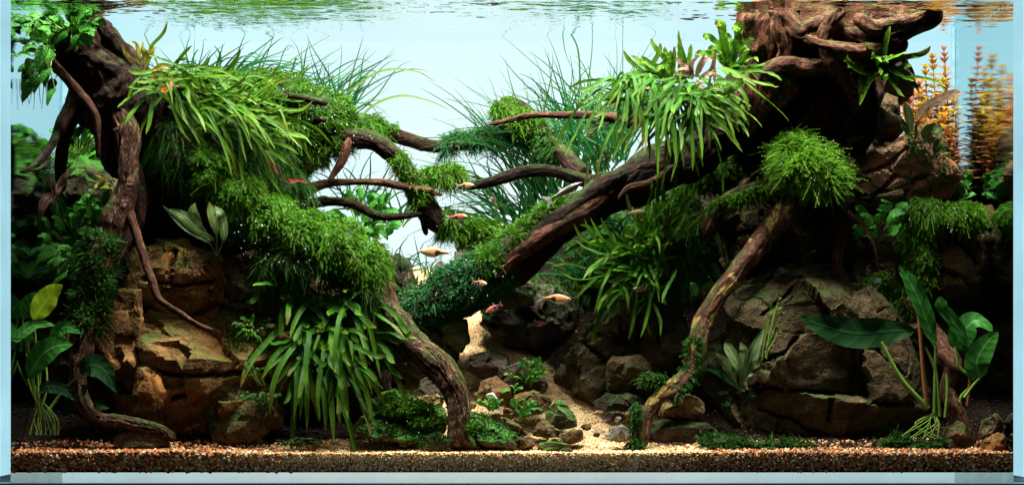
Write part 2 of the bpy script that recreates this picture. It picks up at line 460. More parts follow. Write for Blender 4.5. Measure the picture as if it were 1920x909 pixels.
ROCKPTS = {}
def rock(name, label, outline, y0, ty, m, sub=5, seed=1, ncut=9, cd=0.28, rough=0.006, cracks=(), cuts=(), group='stones of the aquarium hardscape', cat='rock', crackw=0.0022, crackd=0.010, key=None, strata=0.0):
    K = np.array([W(a, b, y0) for a, b in outline])
    c = K.mean(0)
    o2 = (K - c)[:, [0, 2]]
    # dense outline -> radius by angle
    cl = np.vstack([o2, o2[:1]])
    den = np.vstack([cl[i] + (cl[i + 1] - cl[i]) * np.linspace(0, 1, 30, endpoint=False)[:, None] for i in range(len(o2))])
    an = np.arctan2(den[:, 1], den[:, 0]); rr = np.hypot(den[:, 0], den[:, 1])
    od = np.argsort(an); an, rr = an[od], rr[od]
    D, F = ico(sub)
    th = np.arctan2(D[:, 2], D[:, 0]); R = np.interp(th, an, rr, period=2 * math.pi)
    m2 = np.hypot(D[:, 0], D[:, 2]) + 1e-9
    f = m2 ** 0.62
    P = np.c_[D[:, 0] / m2 * R * f, np.sign(D[:, 1]) * np.abs(D[:, 1]) ** 0.85 * ty, D[:, 2] / m2 * R * f]
    rs = np.random.RandomState(seed * 13 + 5)
    sc = max(rr.mean(), ty)
    for _ in range(int(ncut * 1.6)):
        n = rs.normal(size=3); n[1] = -abs(n[1]) * 1.6 - 0.3; n = norm(n)
        if rs.rand() < 0.25: n[1] *= -1
        pr = P @ n; d = pr.max() * (1 - cd * (0.35 + 0.65 * rs.rand()))
        ov = np.maximum(pr - d, 0)
        P = P - ov[:, None] * n[None, :] * 0.97
    for n, (a, b, yy) in cuts:
        n = norm(n); q = W(a, b, yy) - c
        ov = np.maximum(P @ n - q @ n, 0); P = P - ov[:, None] * n * 0.98
    Pw = P + c
    # normals approx by direction
    me = mk_mesh(name, Pw, F)
    NN = np.zeros(len(Pw) * 3, np.float32); me.vertices.foreach_get('normal', NN) if False else None
    nrm = np.array([v.normal[:] for v in me.vertices]) if sub <= 4 else None
    if nrm is None:
        nn = np.zeros(len(Pw) * 3, np.float32); me.vertex_normals.foreach_get('vector', nn); nrm = nn.reshape(-1, 3).astype(float)
    st_ = fbm(Pw * 20 + seed, seed, 4, 0.5) * 3.2
    st_ = np.floor(st_) + sstep(0.32, 0.68, st_ - np.floor(st_))
    ns = 44 if sub >= 6 else 22
    rough = min(rough, 0.075 * sc); tvk = 0.16 if sc > 0.045 else 0.08
    si = rs.randint(0, len(Pw), ns); sites = Pw[si] * [1, 1.3, 1.6]
    q3 = Pw * [1, 1.3, 1.6] + 0.004 * np.stack([fbm(Pw * 40 + w__, 3 + w__, 3) for w__ in range(3)], 1)
    dist = np.stack([((q3 - s__) ** 2).sum(1) for s__ in sites], 1); ce = dist.argmin(1)
    hh = rs.normal(size=ns); tv = rs.normal(size=(ns, 3)) * tvk
    cellh = rough * 0.55 * hh[ce] + ((Pw - Pw[si][ce]) * tv[ce]).sum(1)
    disp = rough * 0.15 * st_ + cellh + rough * 0.55 * fbm(Pw * 70 + seed, seed + 1, 4, 0.6)
    if strata:
        tt = Pw @ norm([0.15, 0.2, 1.0]) * 60 + fbm(Pw * 12, seed + 8, 3) * 2
        disp = disp + strata * (np.abs((tt % 1) - 0.5) - 0.25)
    # organic crack lines
    cr = np.abs(fbm(Pw * 14 + seed * 7, seed + 21, 3))
    disp = disp - 0.35 * crackd * np.exp(-(cr / 0.016) ** 2) * (sc > 0.03)
    q = Pw + nrm * disp[:, None]
    for line in cracks:
        L3 = np.array([W(a, b, y0 - ty * 0.6) for a, b in line])[:, [0, 2]]
        dm = np.full(len(q), 9.0)
        xy = q[:, [0, 2]] + 0.004 * np.c_[fbm(q * 60, 3, 3), fbm(q * 60, 8, 3)]
        for i in range(len(L3) - 1):
            a, b = L3[i], L3[i + 1]; ab = b - a
            t = np.clip(((xy - a) @ ab) / (ab @ ab), 0, 1)
            dm = np.minimum(dm, np.linalg.norm(xy - a - t[:, None] * ab, axis=1))
        q = q + np.c_[np.zeros(len(q)), 1.4 * crackd * np.exp(-(dm / crackw) ** 2) * (nrm[:, 1] < 0.2), np.zeros(len(q))]
    me.vertices.foreach_set('co', (q - c).astype(np.float32).ravel())
    if sub <= 4:
        me.polygons.foreach_set('use_smooth', np.zeros(len(F), bool))
    me.update()
    if sub > 4: me.set_sharp_from_angle(angle=math.radians(22))
    o = link(name, me, m, None, c)
    tag(o, label, cat, group)
    if key: ROCKPTS[key] = (q, nrm)
    return o

# leaves -----------------------------------------------------------
def w_strap(t):  return np.minimum(1, (t / 0.14) ** 0.6 * 0.75 + 0.25) * np.clip((1 - t) / 0.16, 0, 1) ** 0.6
def w_grass(t):  return np.clip((1 - t) / 0.6, 0, 1) ** 0.7
def w_lance(t):  return np.sin(math.pi * np.clip(t, 0, 1) ** 0.85) ** 0.8
def w_ovate(t):  return np.sin(math.pi * np.clip(t, 0, 1) ** 0.68) ** 0.65
def with_petiole(fn, tp, pw):
    def g(t):
        s = np.clip((t - tp) / (1 - tp), 0, 1)
        return np.maximum(np.where(t > tp, fn(s), 0), np.where(t < 0.97, pw, 0.02))
    return g
def leaf(parent, C, width, prof, hint, m, nseg=14, nx=4, cup=0.15, ruffle=0.0, rfreq=5, name='leaf', rnd=None, twist=0.0, rel=None):
    """ribbon along spline through C"""
    C = catmull(np.asarray(C, float), nseg + 1)
    t = np.linspace(0, 1, nseg + 1)
    T = norm(np.gradient(C, axis=0))
    H = np.asarray(hint, float)[None, :] + np.zeros_like(T)
    Sd = norm(np.cross(T, H))
    Nn = norm(np.cross(Sd, T))
    if twist:
        a = twist * t
        Sd2 = Sd * np.cos(a)[:, None] + Nn * np.sin(a)[:, None]; Nn = norm(np.cross(Sd2, T)); Sd = Sd2
    hw = width * 0.5 * prof(t)
    u = np.linspace(-1, 1, nx + 1)
    rnd = random.random() if rnd is None else rnd
    ph = rnd * 40
    U, TT = np.meshgrid(u, t)
    off = cup * U ** 2 * hw[:, None] + ruffle * width * np.abs(U) ** 2 * np.sin(TT * rfreq * 6.28 + ph + (U > 0) * 1.7) * (hw[:, None] > 0.2 * hw.max())
    P = C[:, None, :] + Sd[:, None, :] * (U * hw[:, None])[..., None] + Nn[:, None, :] * off[..., None]
    V = P.reshape(-1, 3)
    org = C[0]
    n1 = nx + 1
    i = np.arange(nseg)[:, None] * n1; j = np.arange(nx)[None, :]
    F = np.stack([i + j, i + j + 1, i + n1 + j + 1, i + n1 + j], -1).reshape(-1, 4)
    A = np.c_[U.ravel(), TT.ravel(), np.full(U.size, rnd)]
    me = mk_mesh(name, V - org, F, {'lf': A})
    return link(name, me, m, parent, org - ploc(parent))

def rodpart(parent, C, r0, r1, m, name='stem', seg=6, n=10, rnd=0.5):
    C = catmull(np.asarray(C, float), n)
    T, A, B = frames(C); R = np.linspace(r0, r1, n)
    th = np.linspace(0, 2 * math.pi, seg, endpoint=False)
    P = C[:, None, :] + A[:, None, :] * (np.cos(th)[None, :] * R[:, None])[..., None] + B[:, None, :] * (np.sin(th)[None, :] * R[:, None])[..., None]
    i = np.arange(n - 1)[:, None] * seg; j = np.arange(seg)[None, :]; j2 = (j + 1) % seg
    F = np.stack([i + j, i + j2, i + seg + j2, i + seg + j], -1).reshape(-1, 4)
    V = P.reshape(-1, 3)
    at = {'lf': np.c_[np.full(len(V), 0.8), np.repeat(np.linspace(0, .6, n), seg), np.full(len(V), rnd)],
          'grain': V * 50}
    me = mk_mesh(name, V - C[0], F, at)
    return link(name, me, m, parent, C[0] - ploc(parent))

def arc(b, d, L, g, lat=None, curl=0.0):
    """curve from b leaving along d, length L, pulled by vector g"""
    t = np.linspace(0, 1, 8)[:, None]
    C = b + np.asarray(d) * L * (t - 0.25 * abs(curl) * t ** 3) + np.asarray(g) * L * t ** 2 + np.array([0, 0, 1.0]) * curl * L * t ** 3.5 * 0.5
    if lat is not None: C = C + np.asarray(lat) * L * np.sin(t * 5)
    return C

def D2(dx, dy, dz=0.0):
    """direction from picture-like components: right, up, toward the viewer"""
    return norm(np.array([dx, -dz, dy], float))

# moss -----------------------------------------------------------
def strands(P, D, L, bend, lw=0.0008, ll=0.0030, nseg=4, seed=0):
    """every strand is a thin stem with leaflets either side"""
    rs = np.random.RandomState(seed + 99)
    n = len(P); t = np.linspace(0, 1, nseg + 1)
    D = norm(D); L = L.reshape(-1, 1)
    C = P[:, None, :] + D[:, None, :] * (L * t[None, :])[..., None] + bend[:, None, :] * (L * (t ** 2)[None, :])[..., None]
    T = norm(D[:, None, :] + 2 * bend[:, None, :] * t[None, :, None])
    hint = norm(rs.normal(size=(n, 3)) + np.array([0, -1.2, 0.6]))
    Sd = norm(np.cross(T, hint[:, None, :] + np.zeros_like(T)))
    rnd = rs.rand(n)
    hw = 0.0004 * (1 - 0.6 * t)[None, :, None]
    a = C - Sd * hw; b = C + Sd * hw
    V1 = np.stack([a, b], 2).reshape(n, -1, 3)           # (n, 2(nseg+1), 3)
    m = 2 * (nseg + 1)
    base = (np.arange(n) * m)[:, None]
    k = np.arange(nseg)[None, :]
    Q = np.stack([base + 2 * k, base + 2 * k + 1, base + 2 * k + 3, base + 2 * k + 2], -1).reshape(-1, 4)
    A1 = np.zeros((n, m, 3)); A1[:, :, 1] = np.repeat(t, 2)[None, :]; A1[:, :, 2] = rnd[:, None]
    # leaflets
    kk = np.arange(1, nseg + 1)
    Vs, As = [], []
    for sgn in (-1, 1):
        for h in (0.0, 0.5):
            tt = (kk - h) / nseg
            Ck = P[:, None, :] + D[:, None, :] * (L * tt[None, :])[..., None] + bend[:, None, :] * (L * (tt ** 2)[None, :])[..., None]
            Tk = T[:, 1:, :]; Sk = Sd[:, 1:, :]
            jit = 0.6 + 0.8 * rs.rand(n, nseg, 1)
            tip = Ck + (Sk * sgn * 0.8 + Tk * 0.55) * ll * jit * (1.15 - 0.6 * tt)[None, :, None]
            p0 = Ck - Tk * lw * 0.5; p1 = Ck + Tk * lw * 0.9
            Vs.append(np.stack([p0, p1, tip], 2).reshape(-1, 3))
            aa = np.zeros((n, nseg, 3, 3)); aa[..., 1] = tt[None, :, None]; aa[..., 2] = rnd[:, None, None]
            As.append(aa.reshape(-1, 3))
    V2 = np.vstack(Vs); A2 = np.vstack(As)
    off = n * m
    Tr = off + np.arange(len(V2)).reshape(-1, 3)
    V = np.vstack([V1.reshape(-1, 3), V2]); A = np.vstack([A1.reshape(-1, 3), A2])
    return V, Q, Tr, A

def n_in(P): return len(P)
def moss(name, label, P, Nn, m, L=0.014, droop=0.5, out=0.7, flow=(0, 0, 0), seed=0, cat='moss', group='mosses grown over wood and stone', spread=0.95, kind='stuff', ll=0.0030, nseg=3):
    i_ = np.random.RandomState(seed + 500).randint(0, n_in(P), int(n_in(P) * 1.9)); P = P[i_] + np.random.RandomState(seed).normal(size=(len(i_), 3)) * 0.0022; Nn = Nn[i_]; L = L * 0.74; ll = ll * 0.72
    cl = fbm(P * 75 + seed, seed + 3, 3)
    k_ = np.random.RandomState(seed + 8).rand(len(P)) < sstep(-0.42, 0.10, cl); P = P[k_]; Nn = Nn[k_]; cl = cl[k_]
    field = np.stack([fbm(P * 60 + 11 * q_, seed + q_, 2) for q_ in range(3)], 1) * 2.6
    rs = np.random.RandomState(seed)
    n = len(P)
    out = out * 0.8
    D = field * 0.55 +  Nn * out + rs.normal(size=(n, 3)) * spread * 0.55 + np.asarray(flow)[None, :]
    Ls = L * (0.40 + 0.95 * rs.rand(n) + 1.1 * (rs.rand(n) < 0.06)) * (0.85 + 0.9 * np.clip(cl, -0.3, 0.5))
    bend = np.c_[rs.normal(size=n) * 0.2, rs.normal(size=n) * 0.2, -droop * (0.5 + rs.rand(n))]
    V, Q, Tr, A = strands(P, D, Ls, bend, seed=seed, ll=ll, nseg=nseg)
    c = P.mean(0)
    me = mk_mesh(name, V - c, [Q, Tr], {'lf': A}, smooth=False)
    o = link(name, me, m, None, c)
    return tag(o, label, cat, group, kind)

def tube_samples(pts, n, rs, amin=0, amax=2 * math.pi, bury=0.0):
    """points on a tube surface; angles measured in the picture plane: 0 right.. use world frame"""
    K = path3(pts); C4 = catmull(K, 80); C = C4[:, :3]
    T, A, B = frames(C)
    i = rs.randint(0, 79, n); f = rs.rand(n)[:, None]
    cc = C[i] * (1 - f) + C[i + 1] * f; R = C4[i, 3]
    th = amin + (amax - amin) * rs.rand(n)
    nrm = A[i] * np.cos(th)[:, None] + B[i] * np.sin(th)[:, None]
    return cc + nrm * (R * (1 - bury))[:, None], nrm
def ell_samples(blobs, n, rs):
    """blobs: (px,py,y, rx_px, rz_px, ry_m)"""
    w_ = np.array([b[3] * b[4] for b in blobs], float); w_ /= w_.sum()
    P, Q = [], []
    for b, k in zip(blobs, w_):
        m = int(n * k); d = norm(rs.normal(size=(m, 3)))
        d[:, 1] = np.where(d[:, 1] > 0.35, -d[:, 1], d[:, 1])
        r = np.array([S(b[3], b[2]), b[5], S(b[4], b[2])])
        lump = 1 + 0.16 * fbm(d * 3 + b[0], 5, 3)
        P.append(W(b[0], b[1], b[2]) + d * r * lump[:, None]); Q.append(norm(d / r))
    return np.vstack(P), np.vstack(Q)
def blob_core(name, blobs, m, parent=None):
    D, F = ico(4); Vs, Fs, o = [], [], 0
    for b in blobs:
        r = np.array([S(b[3], b[2]), b[5], S(b[4], b[2])]) * 0.93
        lump = 1 + 0.16 * fbm(D * 3 + b[0], 5, 3) + 0.03 * fbm(D * 14, 3, 2)
        Vs.append(W(b[0], b[1], b[2]) + D * r * lump[:, None]); Fs.append(F + o); o += len(D)
    V = np.vstack(Vs)
    me = mk_mesh(name, V - ploc(parent), np.vstack(Fs), {'lf': np.c_[V * 0, np.zeros(len(V))][:, :3]})
    return link(name, me, m, parent)
# ================================================================ materials
GREEN_BRIGHT = leaf_mat('fern_bright', (0.0153, 0.0649, 0.0040), (0.0680, 0.1768, 0.0080), 0.3, tipcol=(0.1105, 0.2020, 0.0140), spots=(0.0127, 0.0433, 0.0040), midrib=0.15)
GREEN_FERN = leaf_mat('fern_deep', (0.0093, 0.0513, 0.0031), (0.0395, 0.1461, 0.0070), 0.3, tipcol=(0.0856, 0.1839, 0.0111), spots=(0.0066, 0.0379, 0.0035))
GREEN_ANU = leaf_mat('anubias_leaf', (0.0158, 0.0880, 0.0106), (0.0572, 0.2376, 0.0246), 0.22, vein=34, rough=0.35)
GREEN_BIG = leaf_mat('broad_leaf', (0.0176, 0.1040, 0.0160), (0.0480, 0.2000, 0.0280), 0.3, vein=46, rough=0.33, midrib=0.5)
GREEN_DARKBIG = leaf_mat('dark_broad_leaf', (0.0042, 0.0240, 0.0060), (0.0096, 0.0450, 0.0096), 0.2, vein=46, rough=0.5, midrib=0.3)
YELLOW_LEAF = leaf_mat('yellow_leaf', (0.2380, 0.3910, 0.0170), (0.3570, 0.4930, 0.0340), 0.45, vein=46, midrib=0.3)
GRASS = leaf_mat('grass_blade', (0.0075, 0.0638, 0.0165), (0.0263, 0.1500, 0.0338), 0.42, midrib=0.1)
GRASS_OLD = leaf_mat('grass_blade_old', (0.0350, 0.1120, 0.0140), (0.1120, 0.1820, 0.0280), 0.4, tipcol=(0.1540, 0.0980, 0.0210))
GREY_CRYPT = leaf_mat('grey_green_leaf', (0.0560, 0.1120, 0.0490), (0.1456, 0.2016, 0.0735), 0.3, vein=30, midrib=0.6)
ORANGE_LEAF = leaf_mat('orange_leaf', (0.36, 0.12, 0.015), (0.62, 0.30, 0.04), 0.4, midrib=0.4)
OLIVE_LEAF = leaf_mat('olive_leaf', (0.12, 0.14, 0.02), (0.30, 0.26, 0.04), 0.35, midrib=0.4)
BRONZE_LEAF = leaf_mat('bronze_leaf', (0.10, 0.05, 0.035), (0.28, 0.17, 0.12), 0.25, vein=28, midrib=0.4)
TAN_LEAF = leaf_mat('tan_leaf', (0.40, 0.25, 0.15), (0.55, 0.36, 0.22), 0.35, vein=50, midrib=0.5)
RED_LEAF = leaf_mat('red_leaf', (0.0880, 0.0120, 0.0080), (0.1680, 0.0400, 0.0240), 0.3)
STEMLEAF = leaf_mat('stem_plant_leaf', (0.3825, 0.1496, 0.0144), (0.4743, 0.3400, 0.0360), 0.5, tipcol=(0.5355, 0.1088, 0.0720), midrib=0.1)
STEMLEAF_RED = leaf_mat('stem_plant_red_leaf', (0.3978, 0.0816, 0.0360), (0.5355, 0.1904, 0.0504), 0.5, tipcol=(0.4743, 0.0816, 0.1008), midrib=0.1)
STEM_GREEN = leaf_mat('green_stem', (0.10, 0.22, 0.03), (0.22, 0.36, 0.06), 0.1, midrib=0)
STEM_BROWN = leaf_mat('brown_stem', (0.20, 0.09, 0.03), (0.34, 0.15, 0.05), 0.1, midrib=0)
MOSS = moss_mat('moss', (0.0097, 0.0471, 0.0023), (0.0443, 0.1496, 0.0053), (0.0886, 0.2328, 0.0113))
MOSS_BRIGHT = moss_mat('moss_bright', (0.0083, 0.0490, 0.0012), (0.0456, 0.1729, 0.0031), (0.1093, 0.2881, 0.0094))
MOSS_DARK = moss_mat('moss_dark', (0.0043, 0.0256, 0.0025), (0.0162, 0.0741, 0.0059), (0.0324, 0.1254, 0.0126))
MOSS_LIME = moss_mat('moss_lime', (0.0127, 0.0634, 0.0022), (0.0766, 0.2459, 0.0086), (0.1660, 0.3873, 0.0216))
MOSS_TEAL = moss_mat('moss_teal', (0.0048, 0.0360, 0.0132), (0.0180, 0.1020, 0.0300), (0.0420, 0.1680, 0.0420))
WOOD = wood_mat('driftwood', (0.0035, 0.0016, 0.0009), (0.0140, 0.0055, 0.0030), (0.0732, 0.0298, 0.0151), 0.4)
WOOD_WORN = wood_mat('driftwood_worn', (0.0085, 0.0040, 0.0021), (0.0510, 0.0211, 0.0104), (0.3570, 0.2033, 0.1115), 0.6)
WOOD_RED = wood_mat('driftwood_red', (0.0144, 0.0050, 0.0026), (0.0680, 0.0245, 0.0128), (0.2000, 0.0864, 0.0448), 0.25)
WOOD_GOLD = wood_mat('driftwood_gold', (0.0180, 0.0081, 0.0045), (0.0990, 0.0432, 0.0234), (0.2430, 0.1170, 0.0630), 0.7, patch=(0.3780, 0.2700, 0.0630))
WOOD_GNARL = wood_mat('driftwood_gnarled', (0.0095, 0.0034, 0.0018), (0.0594, 0.0219, 0.0104), (0.2693, 0.1162, 0.0576), 0.3)
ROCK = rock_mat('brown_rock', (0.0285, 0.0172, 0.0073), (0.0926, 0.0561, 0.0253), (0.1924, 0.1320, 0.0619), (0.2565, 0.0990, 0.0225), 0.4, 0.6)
ROCK_WARM = rock_mat('warm_rock', (0.0475, 0.0214, 0.0056), (0.1615, 0.0765, 0.0253), (0.3800, 0.2218, 0.0844), (0.3990, 0.1300, 0.0169), 0.5, 0.6)
ROCK_R = rock_mat('umber_rock', (0.0225, 0.0168, 0.0080), (0.0674, 0.0494, 0.0223), (0.1348, 0.1009, 0.0490), (0.1123, 0.0561, 0.0223), 0.35, 0.75, up=0.12)
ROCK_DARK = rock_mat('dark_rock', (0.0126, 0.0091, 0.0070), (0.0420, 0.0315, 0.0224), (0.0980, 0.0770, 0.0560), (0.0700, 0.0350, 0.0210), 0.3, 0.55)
ROCK_GREY = rock_mat('grey_rock', (0.06, 0.06, 0.05), (0.15, 0.14, 0.11), (0.26, 0.24, 0.19), (0.2, 0.12, 0.07), 0.2, 0.3)
ROCK_MOSSY = rock_mat('mossy_rock', (0.0225, 0.0210, 0.0120), (0.0750, 0.0638, 0.0338), (0.1650, 0.1425, 0.0825), (0.0600, 0.0900, 0.0150), 0.3, 0.95, (0.0263, 0.1050, 0.0090), 0.45)
ROCK_PALE = rock_mat('pale_rock', (0.30, 0.27, 0.22), (0.5, 0.46, 0.38), (0.68, 0.64, 0.56), (0.4, 0.3, 0.2), 0.2, 0.2)
ROCK_TAN = rock_mat('tan_rock', (0.1050, 0.0600, 0.0225), (0.2550, 0.1650, 0.0675), (0.3900, 0.2850, 0.1350), (0.3150, 0.1500, 0.0375), 0.3, 0.3)

# ================================================================ light panel, tank, water
def box(name, lo, hi, m, parent, mats=None, bev=0.0):
    import bmesh
    bm = bmesh.new(); bmesh.ops.create_cube(bm, size=1.0)
    lo, hi = np.array(lo, float), np.array(hi, float)
    c = (lo + hi) / 2
    for v in bm.verts:
        v.co = Vector([float(v.co[i] * (hi[i] - lo[i])) for i in range(3)])
    if bev:
        bmesh.ops.bevel(bm, geom=list(bm.edges), offset=bev, segments=2, affect='EDGES')
    me = bpy.data.meshes.new(name); bm.to_mesh(me); bm.free()
    me.materials.append(m)
    if mats:
        for mm in mats[1]: me.materials.append(mm)
        for p in me.polygons:
            k = mats[0](p.normal)
            if k: p.material_index = k
    return link(name, me, None, parent, c - ploc(parent))

m, nt, out = mat('backlight')
pos = objcoord(nt)
sx = N(nt, 'ShaderNodeSeparateXYZ'); nt.links.new(pos, sx.inputs[0])
r = ramp(nt, [(0.0, (0.66, 0.90, 0.96)), (0.30, (0.72, 0.93, 0.97)), (0.62, (0.64, 0.87, 0.94)), (1.0, (0.46, 0.77, 0.90))], math_(nt, 'DIVIDE', math_(nt, 'SUBTRACT', sx.outputs[2], 0.1), 0.5))
vm = N(nt, 'ShaderNodeVectorMath', operation='DISTANCE'); vm.inputs[1].default_value = (-0.02, 0.5, 0.32); nt.links.new(pos, vm.inputs[0])
glow = ramp(nt, [(0.0, 1.0), (0.75, 0.0)], vm.outputs['Value'], 'EASE')
c = mix(nt, glow.outputs[0], (0.50, 0.83, 0.93), (0.80, 0.98, 1.0))
no = noise_(nt, 4.0, 3, 0.5, pos)
c = mix(nt, 0.35, c, ramp(nt, [(0.3, 0.82), (0.7, 1.15)], no.outputs[0]).outputs[0], 'MULTIPLY')
e = N(nt, 'ShaderNodeEmission', i_Strength=1.08); nt.links.new(c, e.inputs[0]); nt.links.new(e.outputs[0], out.inputs[0])
BACKLIGHT = m
bx = box('backlight_panel', (-0.80, 0.50, -0.12), (0.86, 0.515, 0.66), BACKLIGHT, None)
tag(bx, 'large glowing pale blue light panel standing behind the glass tank', 'light panel')

def fres_mat(name, ior, tint, gl=(1, 1, 1), rough=0.0, ripple=0.0, scale=30):
    m, nt, out = mat(name)
    fr = N(nt, 'ShaderNodeFresnel', i_IOR=ior)
    t = N(nt, 'ShaderNodeBsdfTransparent'); t.inputs[0].default_value = (*tint, 1)
    g = N(nt, 'ShaderNodeBsdfGlossy', i_Roughness=rough); g.inputs[0].default_value = (*gl, 1)
    if ripple:
        mp = N(nt, 'ShaderNodeMapping'); mp.inputs['Scale'].default_value = (1, 1, 0.25)
        nt.links.new(objcoord(nt), mp.inputs[0])
        nn = noise_(nt, scale, 5, 0.7, mp.outputs[0])
        bp = N(nt, 'ShaderNodeBump', i_Strength=ripple, i_Distance=0.002)
        nt.links.new(nn.outputs[0], bp.inputs['Height']); nt.links.new(bp.outputs[0], g.inputs['Normal'])
    ms = N(nt, 'ShaderNodeMixShader')
    nt.links.new(fr.outputs[0], ms.inputs[0]); nt.links.new(t.outputs[0], ms.inputs[1]); nt.links.new(g.outputs[0], ms.inputs[2])
    nt.links.new(ms.outputs[0], out.inputs[0])
    return m
GLASS = fres_mat('clear_glass', 1.01, (0.995, 0.998, 0.998))
def edge_mat(name, tint, bump):
    m, nt, out = mat(name)
    t = N(nt, 'ShaderNodeBsdfTransparent'); t.inputs[0].default_value = (*tint, 1)
    no = noise_(nt, 9, 4, 0.6, objcoord(nt))
    nt.links.new(mix(nt, math_(nt, 'MULTIPLY', ramp(nt, [(0.35, 0.0), (0.65, 1.0)], no.outputs[0]).outputs[0], bump), tint, [x * 0.9 for x in tint]), t.inputs[0])
    g = N(nt, 'ShaderNodeBsdfGlossy', i_Roughness=0.15)
    ms = N(nt, 'ShaderNodeMixShader', i_0=0.05)
    nt.links.new(t.outputs[0], ms.inputs[1]); nt.links.new(g.outputs[0], ms.inputs[2]); nt.links.new(ms.outputs[0], out.inputs[0])
    return m
GLASS_EDGE = edge_mat('glass_edge', (0.93, 0.97, 0.99), 0.8)
GLASS_BASE = edge_mat('glass_base_edge', (0.99, 0.93, 0.90), 0.8)
GLASS_SIDE = fres_mat('side_pane_inner', 0.75, (0.8, 0.95, 0.97), (0.62, 0.76, 0.78), 0.008, 0.035, 90)
m, nt, out = mat('pane_mirror')      # underside and top of the base pane: light is guided along it
g = N(nt, 'ShaderNodeBsdfGlossy', i_Roughness=0.10); g.inputs[0].default_value = (0.93, 0.93, 0.92, 1); nt.links.new(g.outputs[0], out.inputs[0])
PANE_MIRROR = m

XL, XR = W(20, 0, 0)[0], W(1900, 0, 0)[0]
ZB, ZW, YB, TH = 0.0, W(0, -1, 0)[2], 0.445, 0.012
tank = thing('aquarium_tank', 'rimless clear glass aquarium with pale blue glass edges holding the planted scape', 'aquarium', (0, 0, ZB))
inner = lambda nrm: 1 if abs(nrm[0]) > 0.9 else 0
box('side_pane', (XL - TH, 0.0, ZB - TH), (XL, YB, 0.60), GLASS_EDGE, tank, (lambda q: 1 if q[0] > 0.9 else 0, [GLASS_SIDE]))
box('side_pane', (XR, 0.0, ZB - TH), (XR + TH, YB, 0.60), GLASS_EDGE, tank, (lambda q: 1 if q[0] < -0.9 else 0, [GLASS_SIDE]))
box('base_pane', (XL + 0.0002, 0.0, ZB - TH), (XR - 0.0002, YB, ZB), GLASS_BASE, tank, (lambda q: 1 if abs(q[2]) > 0.9 else 0, [PANE_MIRROR]))
box('front_pane', (XL - TH, -0.0125, ZB - TH), (XR + TH, -0.0005, 0.60), GLASS, tank)
box('back_pane', (XL - TH, YB + 0.0005, ZB - TH), (XR + TH, YB + TH, 0.60), GLASS, tank)
m, nt, out = mat('silicone')
b = N(nt, 'ShaderNodeBsdfPrincipled', i_Roughness=0.3); b.inputs['Base Color'].default_value = (0.42, 0.66, 0.74, 1)
tr = N(nt, 'ShaderNodeBsdfTranslucent'); tr.inputs[0].default_value = (0.6, 0.85, 0.92, 1)
ms = N(nt, 'ShaderNodeMixShader', i_0=0.6); nt.links.new(b.outputs[0], ms.inputs[1]); nt.links.new(tr.outputs[0], ms.inputs[2]); nt.links.new(ms.outputs[0], out.inputs[0])
for x0, x1 in ((XL + 0.0006, XL + 0.0046), (XR - 0.0046, XR - 0.0006)):
    box('silicone_seam', (x0, YB - 0.0050, 0.002), (x1, YB - 0.0006, 0.562), m, tank)
m2, nt, out = mat('dark_mat'); b = N(nt, 'ShaderNodeBsdfPrincipled', i_Roughness=0.8); b.inputs['Base Color'].default_value = (0.03, 0.08, 0.12, 1); nt.links.new(b.outputs[0], out.inputs[0])
tag(box('tank_mat', (XL - 0.05, -0.03, -0.0195), (XR + 0.05, 0.46, -0.0125), m2, None), 'thin dark mat under the glass base of the aquarium', 'mat')

# water surface: rippled sheet, mirror-like from below at this grazing angle, clear from above
nx_, ny_ = 620, 300
gx = np.linspace(XL + 0.0005, XR - 0.0005, nx_); gy = np.linspace(0.0005, YB - 0.0005, ny_)
X, Y = np.meshgrid(gx, gy)
q = np.c_[X.ravel() * 22, Y.ravel() * 46, np.zeros(X.size)]
amp = 1.6 * (0.75 + 0.6 * sstep(-0.25, 0.3, fbm(np.c_[X.ravel() * 2.6, Y.ravel() * 7, Y.ravel() * 0 + 3], 4, 2))) * (1.0 - 0.72 * sstep(0.10, 0.40, Y.ravel()))
Z = ZW - 0.0016 + amp * (0.0016 * fbm(q, 41, 3, 0.5) + 0.0007 * fbm(q * 2.7, 47, 2))
V = np.c_[X.ravel(), Y.ravel(), Z]
i = np.arange(ny_ - 1)[:, None] * nx_; j = np.arange(nx_ - 1)[None, :]
F = np.stack([i + j, i + j + 1, i + nx_ + j + 1, i + nx_ + j], -1).reshape(-1, 4)
WATER = fres_mat('water_surface', 1.333, (0.97, 0.99, 1.0), (0.93, 0.97, 0.98))
tag(link('water_surface', mk_mesh('water_surface', V, F), WATER), 'rippling water surface of the tank seen from below', None, None, 'structure')

# ================================================================ substrate
BK = [(20, 335), (120, 330), (240, 330), (420, 330), (520, 360), (600, 400), (660, 440), (710, 495), (740, 512), (860, 516), (930, 512), (1000, 495), (1060, 450), (1110, 400), (1250, 330), (1400, 290), (1560, 235), (1680, 250), (1740, 330), (1900, 350)]
bxs = np.array([W(a, 0, 0.42)[0] for a, b in BK]); bzs = np.array([W(0, b, 0.42)[2] for a, b in BK])
def base_z(y):
    return np.interp(y, [0, 0.05, 0.10, 0.20, 0.30, 0.42, 0.445], [0.0215, 0.026, 0.042, 0.102, 0.168, 0.238, 0.246])
def terr(x, y):
    x = np.asarray(x, float); y = np.asarray(y, float)
    zb = base_z(y)
    bank = np.interp(x, bxs, bzs)
    k = sstep(0.17, 0.39, y)
    z = zb + k * (bank - 0.238)
    z = z + 0.0022 * fbm(np.c_[x * 8, y * 8, x * 0 + 5], 66, 3)
    z = z + 0.006 * sstep(0.03, 0.1, y) * fbm(np.c_[x * 16, y * 16, x * 0], 61, 4)
    return z
tx = np.linspace(XL + 0.0005, XR - 0.0005, 330); ty_ = np.linspace(0.0075, 0.4435, 130)
